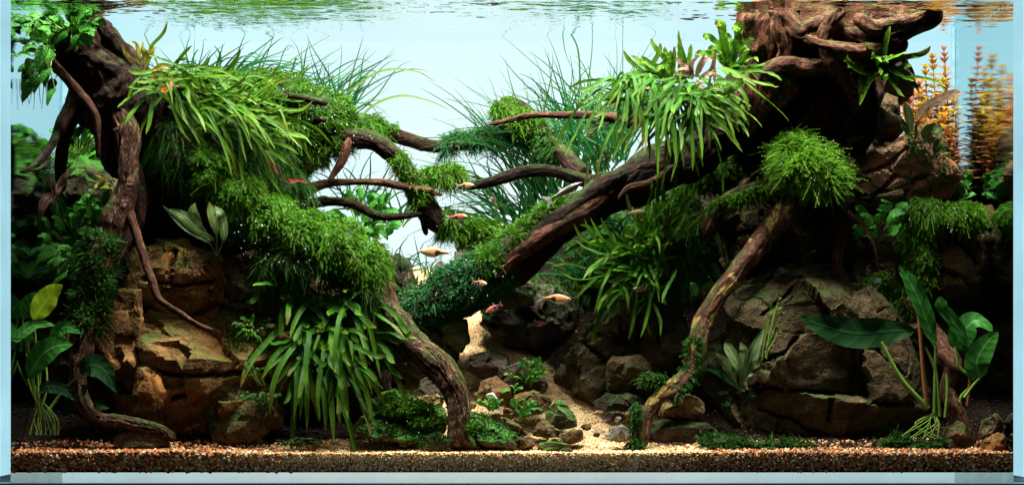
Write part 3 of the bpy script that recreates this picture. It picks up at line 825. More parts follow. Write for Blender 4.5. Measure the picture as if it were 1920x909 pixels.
X, Y = np.meshgrid(tx, ty_)
Z = terr(X.ravel(), Y.ravel()); Z += 0.0012 * fbm(np.c_[X.ravel() * 120, Y.ravel() * 120, Z * 0], 71, 3)
V = np.c_[X.ravel(), Y.ravel(), Z]
n2, n1 = X.shape
# path centre: pixel columns at each depth
pcx = np.interp(Y.ravel(), [0, 0.05, 0.10, 0.14, 0.18, 0.21, 0.24, 0.28, 0.32, 0.36, 0.44], [W(a, 0, 0.1)[0] for a in (920, 920, 960, 960, 930, 915, 905, 885, 855, 835, 800)])
pw_ = np.interp(Y.ravel(), [0, 0.05, 0.09, 0.14, 0.18, 0.22, 0.26, 0.3, 0.44], [0.36, 0.30, 0.18, 0.17, 0.125, 0.09, 0.06, 0.036, 0.06])
sand = 1 - sstep(pw_ * 0.85, pw_ * 1.15, np.abs(V[:, 0] - pcx) + 0.02 * fbm(V * 30, 9, 3))
i = np.arange(n2 - 1)[:, None] * n1; j = np.arange(n1 - 1)[None, :]
F = np.stack([i + j, i + j + 1, i + n1 + j + 1, i + n1 + j], -1).reshape(-1, 4)
# close the volume: skirt down the front and the back
fr = V[:n1].copy(); fr[:, 2] = 0.0006; bk = V[-n1:].copy(); bk[:, 2] = 0.0006
o1 = len(V); V = np.vstack([V, fr, bk]); sand = np.r_[sand, sand[:n1], sand[-n1 * 1 - 0:][:n1]]
j = np.arange(n1 - 1)
F = np.vstack([F, np.c_[o1 + j, o1 + j + 1, j + 1, j], np.c_[(n2 - 1) * n1 + j, (n2 - 1) * n1 + j + 1, o1 + n1 + j + 1, o1 + n1 + j], np.c_[o1 + n1 + j, o1 + n1 + j + 1, o1 + j + 1, o1 + j]])
m, nt, out = mat('substrate')
at = attr(nt, 'sand'); pos = objcoord(nt)
s1 = noise_(nt, 520, 3, 0.6, pos); s2 = noise_(nt, 30, 4, 0.6, pos)
sc_ = ramp(nt, [(0.3, (0.32, 0.20, 0.09)), (0.5, (0.60, 0.44, 0.23)), (0.7, (0.80, 0.65, 0.40))], s1.outputs[0])
so_ = ramp(nt, [(0.3, (0.006, 0.004, 0.003)), (0.6, (0.016, 0.010, 0.006)), (0.8, (0.04, 0.024, 0.012))], s1.outputs[0])
c = mix(nt, at.outputs['Fac'], so_.outputs[0], sc_.outputs[0])
b = N(nt, 'ShaderNodeBsdfPrincipled', i_Roughness=0.85); b.inputs['Specular IOR Level'].default_value = 0.05; nt.links.new(c, b.inputs['Base Color'])
bp = N(nt, 'ShaderNodeBump', i_Strength=1.0, i_Distance=0.003); nt.links.new(s1.outputs[0], bp.inputs['Height']); nt.links.new(bp.outputs[0], b.inputs['Normal'])
nt.links.new(b.outputs[0], out.inputs[0])
tag(link('sand_bed', mk_mesh('sand_bed', V, F, {'sand': sand}), m), 'sloping bed of pale sand and dark soil', None, None, 'structure')

# grains ----------------------------------------------------------
GR = col_mat('gravel_grain', rough=0.6, spec=0.1)
def grains(name, label, P, R, C, seed, sub=1, cat='gravel'):
    rs = np.random.RandomState(seed)
    if sub == 0:
        D = np.array([[1, 0, 0], [0, 1, 0], [-1, 0, 0], [0, -1, 0], [0, 0, 1], [0, 0, -1]], float)
        F = np.array([[0, 1, 4], [1, 2, 4], [2, 3, 4], [3, 0, 4], [1, 0, 5], [2, 1, 5], [3, 2, 5], [0, 3, 5]])
    else:
        D, F = ico(1)
    n, k = len(P), len(D)
    ax = rs.rand(n, 3) * 0.5 + 0.72
    a = rs.rand(n) * 6.28; b_ = rs.rand(n) * 6.28
    Rz = np.zeros((n, 3, 3)); Rz[:, 0, 0] = np.cos(a); Rz[:, 0, 1] = -np.sin(a); Rz[:, 1, 0] = np.sin(a); Rz[:, 1, 1] = np.cos(a); Rz[:, 2, 2] = 1
    Rx = np.zeros((n, 3, 3)); Rx[:, 0, 0] = 1; Rx[:, 1, 1] = np.cos(b_); Rx[:, 1, 2] = -np.sin(b_); Rx[:, 2, 1] = np.sin(b_); Rx[:, 2, 2] = np.cos(b_)
    M = Rz @ Rx
    Q = D[None] * ax[:, None, :] * (0.85 + 0.3 * rs.rand(n, k, 1))
    Q = np.einsum('nij,nkj->nki', M, Q) * R[:, None, None] + P[:, None, :]
    FF = (F[None] + (np.arange(n) * k)[:, None, None]).reshape(-1, 3)
    c = P.mean(0)
    me = mk_mesh(name, Q.reshape(-1, 3) - c, FF, {'Col': np.repeat(C, k, 0)}, smooth=(sub == 1))
    return tag(link(name, me, GR, None, c), label, cat, None, 'stuff')
PAL_W = np.array([(0.66, 0.56, 0.40), (0.72, 0.64, 0.50), (0.56, 0.42, 0.24), (0.60, 0.36, 0.16), (0.42, 0.28, 0.15), (0.76, 0.70, 0.60), (0.5, 0.22, 0.08), (0.66, 0.48, 0.26), (0.20, 0.12, 0.07)])
PAL_W = np.clip(PAL_W * np.array([1.12, 1.0, 0.78]), 0, 0.92)
PAL_R = np.array([(0.50, 0.15, 0.045), (0.40, 0.11, 0.035), (0.60, 0.27, 0.09), (0.56, 0.40, 0.22), (0.34, 0.12, 0.05), (0.62, 0.52, 0.36), (0.22, 0.07, 0.03), (0.10, 0.045, 0.025)])
rs = np.random.RandomState(3)
def colours(n, redness, rs):
    a = PAL_W[rs.choice(len(PAL_W), n, p=[.2, .14, .16, .09, .1, .08, .05, .13, .05])]
    b = PAL_R[rs.choice(len(PAL_R), n, p=[.2, .16, .18, .12, .12, .06, .1, .06])]
    return np.where((rs.rand(n) < redness)[:, None], b, a) * (0.95 + 0.45 * rs.rand(n, 1))
# grains pressed against the front pane
n = 26000
x = XL + 0.001 + rs.rand(n) * (XR - XL - 0.002)
px = x * FPX / CAM_D + CX
coarse = 1 - sstep(330, 620, px); rside = sstep(1150, 1400, px)
r_ = np.where(rs.rand(n) < coarse, 0.0019 + 0.0014 * rs.rand(n), np.where(rs.rand(n) < rside * 0.8, 0.0013 + 0.0012 * rs.rand(n), 0.0008 + 0.0007 * rs.rand(n)))
z = 0.001 + rs.rand(n) ** 0.8 * (terr(x, x * 0 + 0.002) + 0.0006)
keep = rs.rand(n) < np.where(r_ > 0.0018, 0.30, 0.92) * np.where(rside > 0.5, 0.72, 1)
y = 0.0003 + r_ * 1.0 + 0.0032 * rs.rand(n)
red = np.clip(0.80 * coarse + 0.60 * rside + 0.18 * (z < 0.010) + 0.04, 0, 1)
C = colours(n, red, rs)
C *= (1.3 - 0.55 * np.maximum(coarse, rside))[:, None]
C *= (1 - 0.5 * ((z < 0.012) & (px > 420) & (rs.rand(n) < 0.35)))[:, None]
k = keep
grains('gravel', 'band of mixed red, orange and cream gravel pressed against the front glass', np.c_[x, y, z][k], r_[k], C[k], 5)
# grains on top, front strip
n = 9000
x = XL + 0.003 + rs.rand(n) * (XR - XL - 0.006); y = 0.003 + rs.rand(n) ** 1.3 * 0.075
px = x * FPX / (CAM_D + y) + CX
coarse = 1 - sstep(380, 600, px); rside = sstep(1200, 1420, px)
r_ = np.where(rs.rand(n) < np.maximum(coarse, rside * 0.6), 0.0015 + 0.0014 * rs.rand(n), 0.0008 + 0.0008 * rs.rand(n))
keep = rs.rand(n) < np.where(r_ > 0.0017, 0.5, 1)
z = terr(x, y) + r_ * 0.35
C = colours(n, np.clip(coarse * 0.85 + rside * 0.7 + 0.10, 0, 1), rs) * (1 - 0.3 * np.maximum(coarse, rside))[:, None]
grains('gravel', 'loose gravel scattered over the front strip of sand', np.c_[x, y, z][keep], r_[keep], C[keep], 6)
# fine sand grains on the path
n = 26000
y = 0.05 + rs.rand(n) * 0.36
pc = np.interp(y, [0, 0.05, 0.10, 0.14, 0.18, 0.21, 0.24, 0.28, 0.32, 0.36, 0.44], [W(a, 0, 0.1)[0] for a in (920, 920, 960, 960, 930, 915, 905, 885, 855, 835, 800)])
pw2 = np.interp(y, [0, 0.05, 0.09, 0.14, 0.18, 0.22, 0.26, 0.3, 0.44], [0.36, 0.30, 0.18, 0.17, 0.125, 0.09, 0.06, 0.036, 0.06])
x = pc + (rs.rand(n) * 2 - 1) * pw2
r_ = 0.0006 + 0.0009 * rs.rand(n) ** 2
z = terr(x, y) + r_ * 0.4
grains('sand_grains', 'pale coarse sand grains covering the winding path', np.c_[x, y, z], r_, colours(n, np.full(n, 0.06), rs), 7, sub=0, cat='sand')

# dark soil granules on the planted banks
n = 16000
x = XL + 0.004 + rs.rand(n) * (XR - XL - 0.008); y = 0.03 + rs.rand(n) ** 1.2 * 0.35
pc = np.interp(y, [0, 0.05, 0.10, 0.14, 0.18, 0.21, 0.24, 0.28, 0.32, 0.36, 0.44], [W(a, 0, 0.1)[0] for a in (920, 920, 960, 960, 930, 915, 905, 885, 855, 835, 800)])
pw2 = np.interp(y, [0, 0.05, 0.09, 0.14, 0.18, 0.22, 0.26, 0.3, 0.44], [0.36, 0.30, 0.18, 0.17, 0.125, 0.09, 0.06, 0.036, 0.06])
k = np.abs(x - pc) > pw2 * 1.05
x, y = x[k], y[k]; n = len(x)
r_ = 0.0010 + 0.0014 * rs.rand(n)
C = np.array([0.030, 0.018, 0.012]) * (0.4 + 1.6 * rs.rand(n, 1)); kk = rs.rand(n) < 0.05; C[kk] = C[kk] * 5
grains('soil_granules', 'dark soil granules covering the planted slopes', np.c_[x, y, terr(x, y) + r_ * 0.3], r_, C, 8, sub=0, cat='soil')

# ================================================================ rocks
G_L, G_R, G_C = 'rocks of the left bank', 'rocks of the right bank', 'small stones along the sand path'
rock('boulder', 'large brown rock with a bright slanting top face under the hanging root', [(185, 720), (178, 640), (215, 590), (262, 560), (330, 545), (440, 535), (540, 575), (552, 640), (545, 720), (528, 800), (430, 838), (300, 838), (215, 805)], 0.135, 0.075, ROCK_WARM, 7, 3, 10, 0.20, 0.0045,
     cracks=[[(300, 698), (360, 702), (430, 700), (480, 690)], [(245, 640), (262, 700), (250, 760)], [(255, 748), (300, 752), (345, 742)], [(480, 690), (505, 715), (528, 720)], [(200, 700), (250, 745)]],
     cuts=[((0.12, -0.52, 0.80), (385, 672, 0.070)), ((-0.25, -1, -0.25), (330, 720, 0.074)), ((0.55, -0.9, -0.1), (470, 690, 0.078))], group=G_L, crackw=0.0026, crackd=0.013, key='r1')
rock('boulder', 'orange stained angular rock on top of the left pile', [(240, 500), (258, 470), (300, 455), (350, 455), (400, 478), (430, 520), (420, 570), (330, 590), (262, 575), (240, 545)], 0.165, 0.06, ROCK_WARM, 6, 9, 10, 0.25, 0.006, cracks=[[(270, 520), (330, 535), (400, 530)], [(330, 470), (320, 530)]], group=G_L, key='r1b')
rock('boulder', 'broad dark brown rock behind the orange stained one', [(390, 520), (420, 480), (500, 480), (600, 495), (660, 540), (660, 600), (560, 640), (430, 600)], 0.20, 0.06, ROCK, 6, 12, 9, 0.22, 0.005, cracks=[[(430, 565), (500, 560), (600, 575)]], group=G_L, key='r1c')
rock('boulder', 'lumpy boulder with mossy crown at the right foot of the left pile', [(382, 765), (398, 738), (450, 722), (515, 735), (532, 780), (520, 825), (460, 842), (400, 836)], 0.085, 0.035, ROCK, 5, 21, 10, 0.3, 0.008, group=G_L, key='r1d')
rock('boulder', 'narrow upright rock with an orange streak beside the mossy root', [(178, 640), (186, 590), (222, 545), (262, 545), (272, 600), (258, 690), (225, 745), (190, 720)], 0.105, 0.04, ROCK_WARM, 5, 30, 9, 0.3, 0.006, group=G_L)
rock('boulder', 'stepped rock wedge in the gap of the left pile', [(235, 690), (262, 672), (300, 700), (325, 760), (300, 800), (240, 780)], 0.085, 0.035, ROCK_WARM, 5, 36, 9, 0.3, 0.006, group=G_L)
rock('boulder', 'low brown wedge lying on gravel under the curled root', [(205, 825), (245, 808), (290, 815), (330, 835), (300, 848), (220, 848)], 0.045, 0.02, ROCK, 4, 41, 8, 0.3, 0.003, group=G_L)
rock('boulder', 'rounded grooved rock behind the upper left roots', [(110, 380), (118, 335), (150, 300), (190, 290), (225, 330), (250, 380), (220, 420), (130, 420)], 0.33, 0.05, ROCK_MOSSY, 5, 44, 8, 0.25, 0.006, group=G_L, strata=0.004)
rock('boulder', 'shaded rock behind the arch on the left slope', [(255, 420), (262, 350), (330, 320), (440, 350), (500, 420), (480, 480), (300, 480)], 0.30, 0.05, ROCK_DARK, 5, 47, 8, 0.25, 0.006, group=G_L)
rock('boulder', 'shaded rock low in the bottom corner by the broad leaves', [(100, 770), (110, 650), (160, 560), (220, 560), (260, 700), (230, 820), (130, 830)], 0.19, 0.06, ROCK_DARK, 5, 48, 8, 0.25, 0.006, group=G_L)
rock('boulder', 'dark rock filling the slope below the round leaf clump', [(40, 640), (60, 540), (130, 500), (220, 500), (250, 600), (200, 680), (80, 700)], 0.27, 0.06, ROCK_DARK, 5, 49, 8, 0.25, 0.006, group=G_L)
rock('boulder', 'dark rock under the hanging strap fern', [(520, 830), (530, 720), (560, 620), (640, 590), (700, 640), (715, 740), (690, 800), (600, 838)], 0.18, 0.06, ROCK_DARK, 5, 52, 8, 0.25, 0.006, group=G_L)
# right bank
rock('boulder', 'huge brown rock face split by a long level crack', [(1345, 740), (1350, 650), (1385, 590), (1440, 545), (1500, 522), (1570, 525), (1650, 560), (1712, 600), (1738, 690), (1742, 790), (1700, 842), (1500, 846), (1380, 838)], 0.16, 0.08, ROCK_R, 7, 5, 5, 0.12, 0.0045,
     cracks=[[(1405, 722), (1470, 728), (1530, 735), (1600, 747), (1705, 760)], [(1425, 768), (1480, 785), (1540, 815), (1560, 840)], [(1500, 625), (1465, 660), (1430, 675)], [(1510, 520), (1470, 560), (1430, 590)], [(1601, 650), (1598, 715)], [(1552, 750), (1551, 790)]],
     cuts=[((-0.1, -1, 0.12), (1540, 680, 0.086)), ((-0.75, -0.7, 0.1), (1400, 680, 0.12))], group=G_R, crackw=0.0020, crackd=0.009, key='r2')
rock('boulder', 'rounded brown boulder under the moss ball', [(1342, 430), (1362, 362), (1420, 325), (1500, 345), (1560, 390), (1592, 440), (1580, 485), (1500, 505), (1440, 485), (1370, 505)], 0.24, 0.06, ROCK_R, 6, 55, 5, 0.12, 0.005, cracks=[[(1440, 380), (1470, 440), (1460, 480)], [(1380, 440), (1450, 430)]], group=G_R, key='r3')
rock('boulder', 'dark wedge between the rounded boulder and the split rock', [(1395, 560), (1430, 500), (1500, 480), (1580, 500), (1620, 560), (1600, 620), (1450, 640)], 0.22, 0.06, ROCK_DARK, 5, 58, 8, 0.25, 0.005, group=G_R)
rock('boulder', 'middle stones stack beneath the small round leaf plant', [(1590, 500), (1620, 462), (1665, 452), (1700, 478), (1712, 560), (1660, 620), (1605, 600)], 0.21, 0.05, ROCK_R, 5, 59, 10, 0.25, 0.006, group=G_R)
rock('boulder', 'reddish boulder with green film on its right shoulder', [(1580, 330), (1600, 290), (1640, 265), (1690, 254), (1742, 262), (1780, 305), (1802, 345), (1770, 372), (1690, 378), (1600, 372)], 0.24, 0.06, rock_mat('reddish_rock', (0.10, 0.055, 0.032), (0.32, 0.16, 0.090), (0.48, 0.30, 0.19), (0.40, 0.14, 0.07), 0.6, 0.35), 6, 61, 7, 0.2, 0.005, cracks=[[(1600, 330), (1660, 310), (1700, 275)], [(1640, 365), (1680, 330)]], group=G_R, key='r4')
rock('boulder', 'flat ledge stone under the reddish boulder', [(1590, 385), (1600, 368), (1690, 366), (1740, 378), (1730, 400), (1620, 402)], 0.225, 0.05, ROCK_R, 5, 63, 8, 0.2, 0.004, group=G_R)
rock('boulder', 'tall brown rock with mossy cap against the right glass', [(1685, 520), (1690, 440), (1720, 395), (1780, 380), (1835, 398), (1854, 440), (1850, 510), (1830, 570), (1780, 600), (1715, 570)], 0.22, 0.07, ROCK, 6, 66, 8, 0.22, 0.006, cracks=[[(1760, 440), (1800, 455), (1830, 500)], [(1750, 500), (1820, 540)]], group=G_R, key='r5')
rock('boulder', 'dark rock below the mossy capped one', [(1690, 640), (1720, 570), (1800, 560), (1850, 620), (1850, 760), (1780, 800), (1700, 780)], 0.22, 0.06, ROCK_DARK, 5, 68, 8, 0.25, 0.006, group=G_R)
rock('boulder', 'tan stone behind the orange stem plants by the corner', [(1700, 300), (1708, 240), (1745, 228), (1770, 250), (1780, 300), (1740, 330)], 0.29, 0.035, ROCK, 5, 69, 8, 0.25, 0.005, group=G_R)
rock('boulder', 'upright brown pillar rock below the stump', [(1640, 255), (1644, 195), (1660, 174), (1684, 182), (1692, 250), (1670, 272)], 0.24, 0.03, ROCK_R, 5, 71, 6, 0.2, 0.005, group=G_R)
rock('boulder', 'black rock hanging behind the curled fern', [(1650, 170), (1640, 110), (1690, 96), (1712, 140), (1712, 180), (1690, 200)], 0.27, 0.03, ROCK_DARK, 5, 73, 7, 0.25, 0.005, group=G_R)
rock('boulder', 'shadowed rock with mossy shoulder left of the pillar', [(1560, 290), (1560, 200), (1600, 150), (1650, 180), (1650, 280), (1600, 310)], 0.31, 0.04, ROCK_DARK, 5, 74, 7, 0.25, 0.005, group=G_R)
rock('boulder', 'pyramid shaped brown rock beside the sand path', [(1040, 725), (1052, 672), (1100, 625), (1150, 572), (1215, 553), (1285, 575), (1315, 640), (1300, 710), (1230, 745), (1150, 768), (1080, 762)], 0.20, 0.07, ROCK_R, 6, 75, 10, 0.24, 0.007, cracks=[[(1160, 590), (1165, 640), (1190, 660)], [(1200, 560), (1195, 650)], [(1240, 570), (1230, 650)], [(1090, 640), (1140, 680), (1150, 740)]], group=G_R, key='r6')
rock('boulder', 'craggy block leaning on the pyramid rock', [(1120, 700), (1150, 668), (1200, 668), (1222, 690), (1205, 730), (1150, 748)], 0.13, 0.03, ROCK_R, 5, 78, 11, 0.3, 0.006, group=G_R)
rock('boulder', 'low dark stone at the foot of the pyramid rock', [(1110, 756), (1140, 738), (1180, 736), (1218, 755), (1195, 774), (1135, 774)], 0.125, 0.025, ROCK_DARK, 5, 79, 9, 0.3, 0.004, group=G_R)
rock('boulder', 'dark overhanging rock above the back of the path', [(882, 572), (905, 545), (960, 520), (1040, 535), (1090, 565), (1104, 620), (1060, 668), (990, 668), (950, 650), (915, 612)], 0.275, 0.05, ROCK_DARK, 6, 81, 10, 0.25, 0.008, group=G_R, key='r7')
rock('boulder', 'green tinged flat stone under the overhang', [(920, 560), (960, 545), (1000, 552), (1000, 575), (940, 582)], 0.225, 0.02, ROCK_MOSSY, 4, 82, 8, 0.3, 0.004, group=G_R)
rock('boulder', 'yellowish layered rock under the front root', [(1228, 775), (1235, 748), (1290, 738), (1325, 755), (1320, 785), (1260, 790)], 0.10, 0.025, ROCK_TAN, 5, 83, 9, 0.3, 0.004, group=G_R, strata=0.006)
rock('boulder', 'dark pitted rock at the foot of the right front root', [(1212, 835), (1218, 795), (1260, 782), (1320, 786), (1350, 810), (1340, 842), (1270, 846)], 0.09, 0.03, ROCK_DARK, 5, 85, 9, 0.3, 0.006, group=G_R, key='r8')
rock('boulder', 'dark rock behind the small pale crypt', [(1290, 700), (1300, 640), (1350, 620), (1400, 680), (1400, 800), (1340, 810)], 0.17, 0.03, ROCK_DARK, 5, 86, 9, 0.3, 0.006, group=G_R)
rock('stone', 'pyramid stone at the foot of the big leaf plant', [(1760, 838), (1770, 800), (1795, 788), (1818, 805), (1832, 845), (1790, 852)], 0.06, 0.02, ROCK, 4, 87, 8, 0.3, 0.004, group=G_R)
rock('stone', 'rust coloured stone in the bottom right corner', [(1832, 862), (1840, 828), (1870, 808), (1884, 815), (1886, 862)], 0.035, 0.02, ROCK_WARM, 4, 88, 8, 0.3, 0.004, group=G_R)
rock('stone', 'dim brown stone above the rust coloured one', [(1835, 822), (1842, 788), (1868, 778), (1880, 792), (1882, 818), (1862, 826)], 0.06, 0.02, ROCK, 4, 89, 8, 0.3, 0.004, group=G_R)
# centre
rock('stone', 'large dark rock left of the path behind the front leg', [(690, 690), (680, 620), (735, 590), (790, 596), (828, 615), (855, 650), (856, 690), (805, 706), (740, 712)], 0.20, 0.05, ROCK_DARK, 6, 91, 9, 0.25, 0.006, group=G_C, key='c1')
rock('stone', 'flat topped mossy stone jutting over the path', [(820, 612), (828, 596), (850, 592), (876, 600), (880, 640), (866, 662), (830, 645)], 0.19, 0.025, ROCK_MOSSY, 5, 92, 8, 0.25, 0.004, group=G_C)
rock('stone', 'rounded dark green stone in the bend of the path', [(876, 692), (882, 668), (920, 655), (952, 668), (958, 700), (905, 712)], 0.17, 0.025, ROCK_DARK, 5, 93, 9, 0.3, 0.005, group=G_C)
rock('stone', 'dark stone carrying the small leafy sprigs', [(935, 735), (938, 690), (980, 672), (1020, 690), (1028, 730), (985, 745)], 0.145, 0.025, ROCK_DARK, 5, 94, 9, 0.3, 0.005, group=G_C)
rock('stone', 'round dark stone on sand behind the front leg', [(780, 735), (790, 712), (812, 705), (835, 715), (838, 738), (805, 744)], 0.13, 0.018, ROCK_DARK, 4, 95, 8, 0.3, 0.004, group=G_C)
rock('stone', 'pale flat slab dusted with sand left of the front leg', [(664, 806), (680, 786), (730, 788), (790, 806), (800, 826), (760, 834), (690, 824)], 0.055, 0.035, ROCK_MOSSY, 5, 96, 5, 0.15, 0.003, cuts=[((0.1, -0.55, 0.83), (730, 806, 0.04))], group=G_C, key='slab1')
rock('stone', 'small green stone at the foot of the front leg', [(790, 838), (795, 822), (820, 815), (848, 828), (850, 842), (815, 847)], 0.022, 0.014, ROCK_MOSSY, 5, 97, 8, 0.25, 0.003, group=G_C, key='green1')
rock('stone', 'broad green filmed slab right of the front leg', [(845, 838), (850, 785), (880, 770), (930, 790), (985, 822), (975, 842), (900, 846)], 0.055, 0.035, ROCK_MOSSY, 6, 98, 5, 0.15, 0.003, cuts=[((0.1, -0.6, 0.8), (900, 815, 0.03))], cracks=[[(870, 800), (905, 835)]], group=G_C, key='slab2')
rock('stone', 'mossy boulder behind the pale slab', [(700, 790), (715, 762), (770, 752), (830, 765), (850, 795), (820, 815), (760, 808)], 0.085, 0.03, ROCK_MOSSY, 5, 99, 7, 0.2, 0.005, group=G_C, key='c2')
rock('stone', 'craggy dark stone beside the left bank under the leaf tips', [(690, 770), (700, 735), (740, 728), (778, 742), (780, 770), (735, 782)], 0.12, 0.025, ROCK_MOSSY, 5, 100, 8, 0.25, 0.005, group=G_C)
rock('stone', 'small tan stone half hidden behind the leg', [(785, 762), (792, 742), (820, 738), (835, 752), (828, 768)], 0.105, 0.015, ROCK_TAN, 4, 101, 8, 0.25, 0.004, group=G_C)
rock('stone', 'purple brown stone in front of the leafy dark stone', [(892, 748), (900, 715), (930, 705), (955, 725), (960, 755), (920, 768)], 0.12, 0.02, ROCK, 5, 102, 8, 0.25, 0.005, group=G_C)
rock('stone', 'little white stone above the small bright plants', [(906, 752), (912, 738), (925, 735), (934, 748), (928, 760)], 0.098, 0.008, ROCK_PALE, 4, 103, 7, 0.3, 0.002, group=G_C)
rock('stone', 'reddish boulder behind the small bright plants', [(955, 765), (962, 740), (1000, 731), (1034, 746), (1036, 768), (990, 778)], 0.11, 0.02, ROCK, 5, 104, 8, 0.25, 0.005, group=G_C)
rock('stone', 'peaked mossy stone right of the small bright plants', [(1022, 790), (1030, 760), (1048, 748), (1075, 770), (1082, 798), (1050, 806)], 0.085, 0.022, ROCK_MOSSY, 5, 105, 8, 0.25, 0.005, group=G_C)
rock('stone', 'pointed brown stone in the front heap', [(998, 816), (1005, 792), (1022, 784), (1045, 806), (1040, 824)], 0.062, 0.018, ROCK, 4, 106, 8, 0.3, 0.003, group=G_C)
rock('stone', 'flat brown stone at the right end of the front heap', [(1048, 826), (1052, 812), (1075, 804), (1096, 808), (1096, 824), (1070, 832)], 0.05, 0.016, ROCK, 4, 107, 8, 0.3, 0.003, group=G_C)
rock('stone', 'rounded dark red stone at the front of the heap', [(972, 838), (974, 822), (990, 815), (1004, 822), (1004, 838), (985, 842)], 0.04, 0.014, ROCK, 4, 108, 8, 0.25, 0.003, group=G_C)
rock('stone', 'low olive stone in the front heap', [(1005, 842), (1010, 828), (1040, 826), (1072, 834), (1060, 846), (1020, 848)], 0.035, 0.014, ROCK_MOSSY, 4, 109, 8, 0.25, 0.003, group=G_C)
rock('stone', 'tan pebble lying on the front heap', [(1025, 830), (1032, 820), (1052, 822), (1058, 832), (1040, 836)], 0.038, 0.008, ROCK_TAN, 4, 110, 7, 0.25, 0.002, group=G_C)
rock('stone', 'thin slanting stone beside the green slab', [(940, 792), (946, 782), (972, 796), (990, 812), (982, 820), (956, 806)], 0.06, 0.012, ROCK, 4, 111, 8, 0.25, 0.003, group=G_C)
rock('stone', 'speckled grey stone alone on open sand', [(1140, 822), (1144, 802), (1165, 796), (1182, 804), (1184, 822), (1162, 830)], 0.045, 0.014, ROCK_GREY, 5, 112, 8, 0.3, 0.003, group=G_C)
rock('stone', 'dark flat stone at the edge of the open sand', [(1122, 788), (1130, 774), (1160, 770), (1178, 778), (1160, 792)], 0.085, 0.014, ROCK_DARK, 4, 113, 8, 0.3, 0.003, group=G_C)
rock('stone', 'slanting brown stone touching the right root', [(1158, 790), (1170, 774), (1205, 762), (1215, 770), (1190, 788)], 0.09, 0.014, ROCK, 4, 114, 8, 0.3, 0.003, group=G_C)
rock('stone', 'white chip between two dark flat stones', [(1150, 788), (1156, 778), (1164, 776), (1164, 786), (1156, 792)], 0.078, 0.006, ROCK_PALE, 4, 115, 6, 0.3, 0.001, group=G_C)
rock('stone', 'ochre pebble on the path edge', [(1110, 776), (1118, 768), (1130, 772), (1128, 780)], 0.10, 0.008, ROCK_TAN, 4, 116, 6, 0.3, 0.002, group=G_C)
# far stones against the light
rock('stone', 'dark peaked rock against the light left of the gap', [(722, 530), (722, 490), (745, 474), (768, 490), (778, 520), (775, 560), (740, 560)], 0.39, 0.03, ROCK_DARK, 5, 120, 8, 0.25, 0.005, group='far stones in the bright gap')
rock('stone', 'grey rock with a rounded top in the bright gap', [(852, 490), (856, 462), (875, 446), (902, 452), (905, 490), (880, 500)], 0.40, 0.02, ROCK_GREY, 5, 121, 8, 0.25, 0.005, group='far stones in the bright gap')
rock('stone', 'tiny pointed rock on the far sand', [(812, 512), (818, 494), (826, 486), (836, 500), (838, 512)], 0.42, 0.012, ROCK_GREY, 4, 122, 8, 0.25, 0.003, group='far stones in the bright gap')
rs2 = np.random.RandomState(5)
chips = [(830, 745, .10), (872, 742, .105), (1100, 800, .06), (1118, 815, .05), (1010, 770, .09), (885, 760, .09), (1062, 845, .02), (950, 770, .09), (585, 838, .03), (560, 830, .04), (630, 830, .035)]
cl_ = ['beside the front leg', 'just right of the front leg', 'on open sand right of the heap', 'on sand near the speckled stone', 'in the middle of the stone heap', 'above the green slab', 'at the front edge of the sand', 'left of the reddish boulder', 'below the strap fern at the sand edge', 'at the left end of the pale sand', 'under the drooping fern tips']
for (a, b_, yy), lab in zip(chips, cl_):
    rr = 5 + rs2.rand() * 5
    pts = [(a + rr * (1 + 0.5 * rs2.rand()) * math.cos(t), b_ + rr * 0.75 * math.sin(t)) for t in np.linspace(0, 6.28, 7)[:-1]]
    rock('pebble', 'small ' + random.choice(['dark', 'brown']) + ' pebble ' + lab, pts, yy, 0.006, random.choice([ROCK, ROCK_DARK, ROCK_MOSSY]), 3, int(a), 6, 0.3, 0.0015, group='loose pebbles on the sand', cat='pebble')
# ================================================================ driftwood
G_W = 'pieces of driftwood'
# left stump with its roots
st = thing('driftwood_stump', 'thick dark driftwood stump leaning in from the upper left with roots reaching down', 'driftwood', W(235, 400, 0.16), G_W)
wood_part('trunk', [tube([(128, 40, .16, 50), (165, 95, .17, 66), (210, 165, .185, 82), (258, 240, .20, 88), (320, 320, .22, 84), (420, 390, .24, 60)], 3, 0.10, 0.14, capstart=0.35, capend=1)], WOOD, st)
wood_part('trunk_ridge', [tube([(170, 30, .15, 16), (205, 70, .15, 18), (240, 120, .16, 18), (275, 180, .17, 16), (300, 230, .18, 14)], 5, 0.2, 0.2, capstart=1, capend=1)], WOOD, st)
wood_part('root', [tube([(190, 100, .20, 22), (222, 180, .16, 22), (240, 250, .128, 20), (241, 320, .108, 19), (232, 375, .10, 23), (212, 430, .095, 28), (190, 490, .09, 28), (172, 570, .085, 27), (152, 650, .075, 22), (146, 705, .065, 16), (158, 755, .055, 14), (190, 785, .045, 14), (235, 793, .04, 15), (280, 800, .04, 13), (330, 825, .045, 9)], 7, 0.2, 0.16, capend=2)], WOOD_WORN, st, 'main front root, worn pale brown along its middle')
wood_part('root', [tube([(95, 108, .12, 8), (110, 130, .115, 10), (140, 165, .11, 9), (168, 200, .108, 9), (180, 225, .107, 8), (183, 260, .106, 6), (184, 298, .106, 4)], 9, 0.2, 0.2, capstart=1, capend=2)], WOOD_RED, st)
wood_part('root', [tube([(150, 160, .17, 18), (125, 215, .14, 13), (103, 262, .11, 9), (80, 295, .075, 7), (50, 318, .045, 4.5), (36, 323, .035, 2)], 11, 0.18, 0.18, capend=2), tube([(88, 285, .085, 5), (90, 303, .08, 4), (74, 317, .06, 3.5), (46, 320, .043, 2)], 12, 0.18, 0.1, capend=2)], WOOD, st)
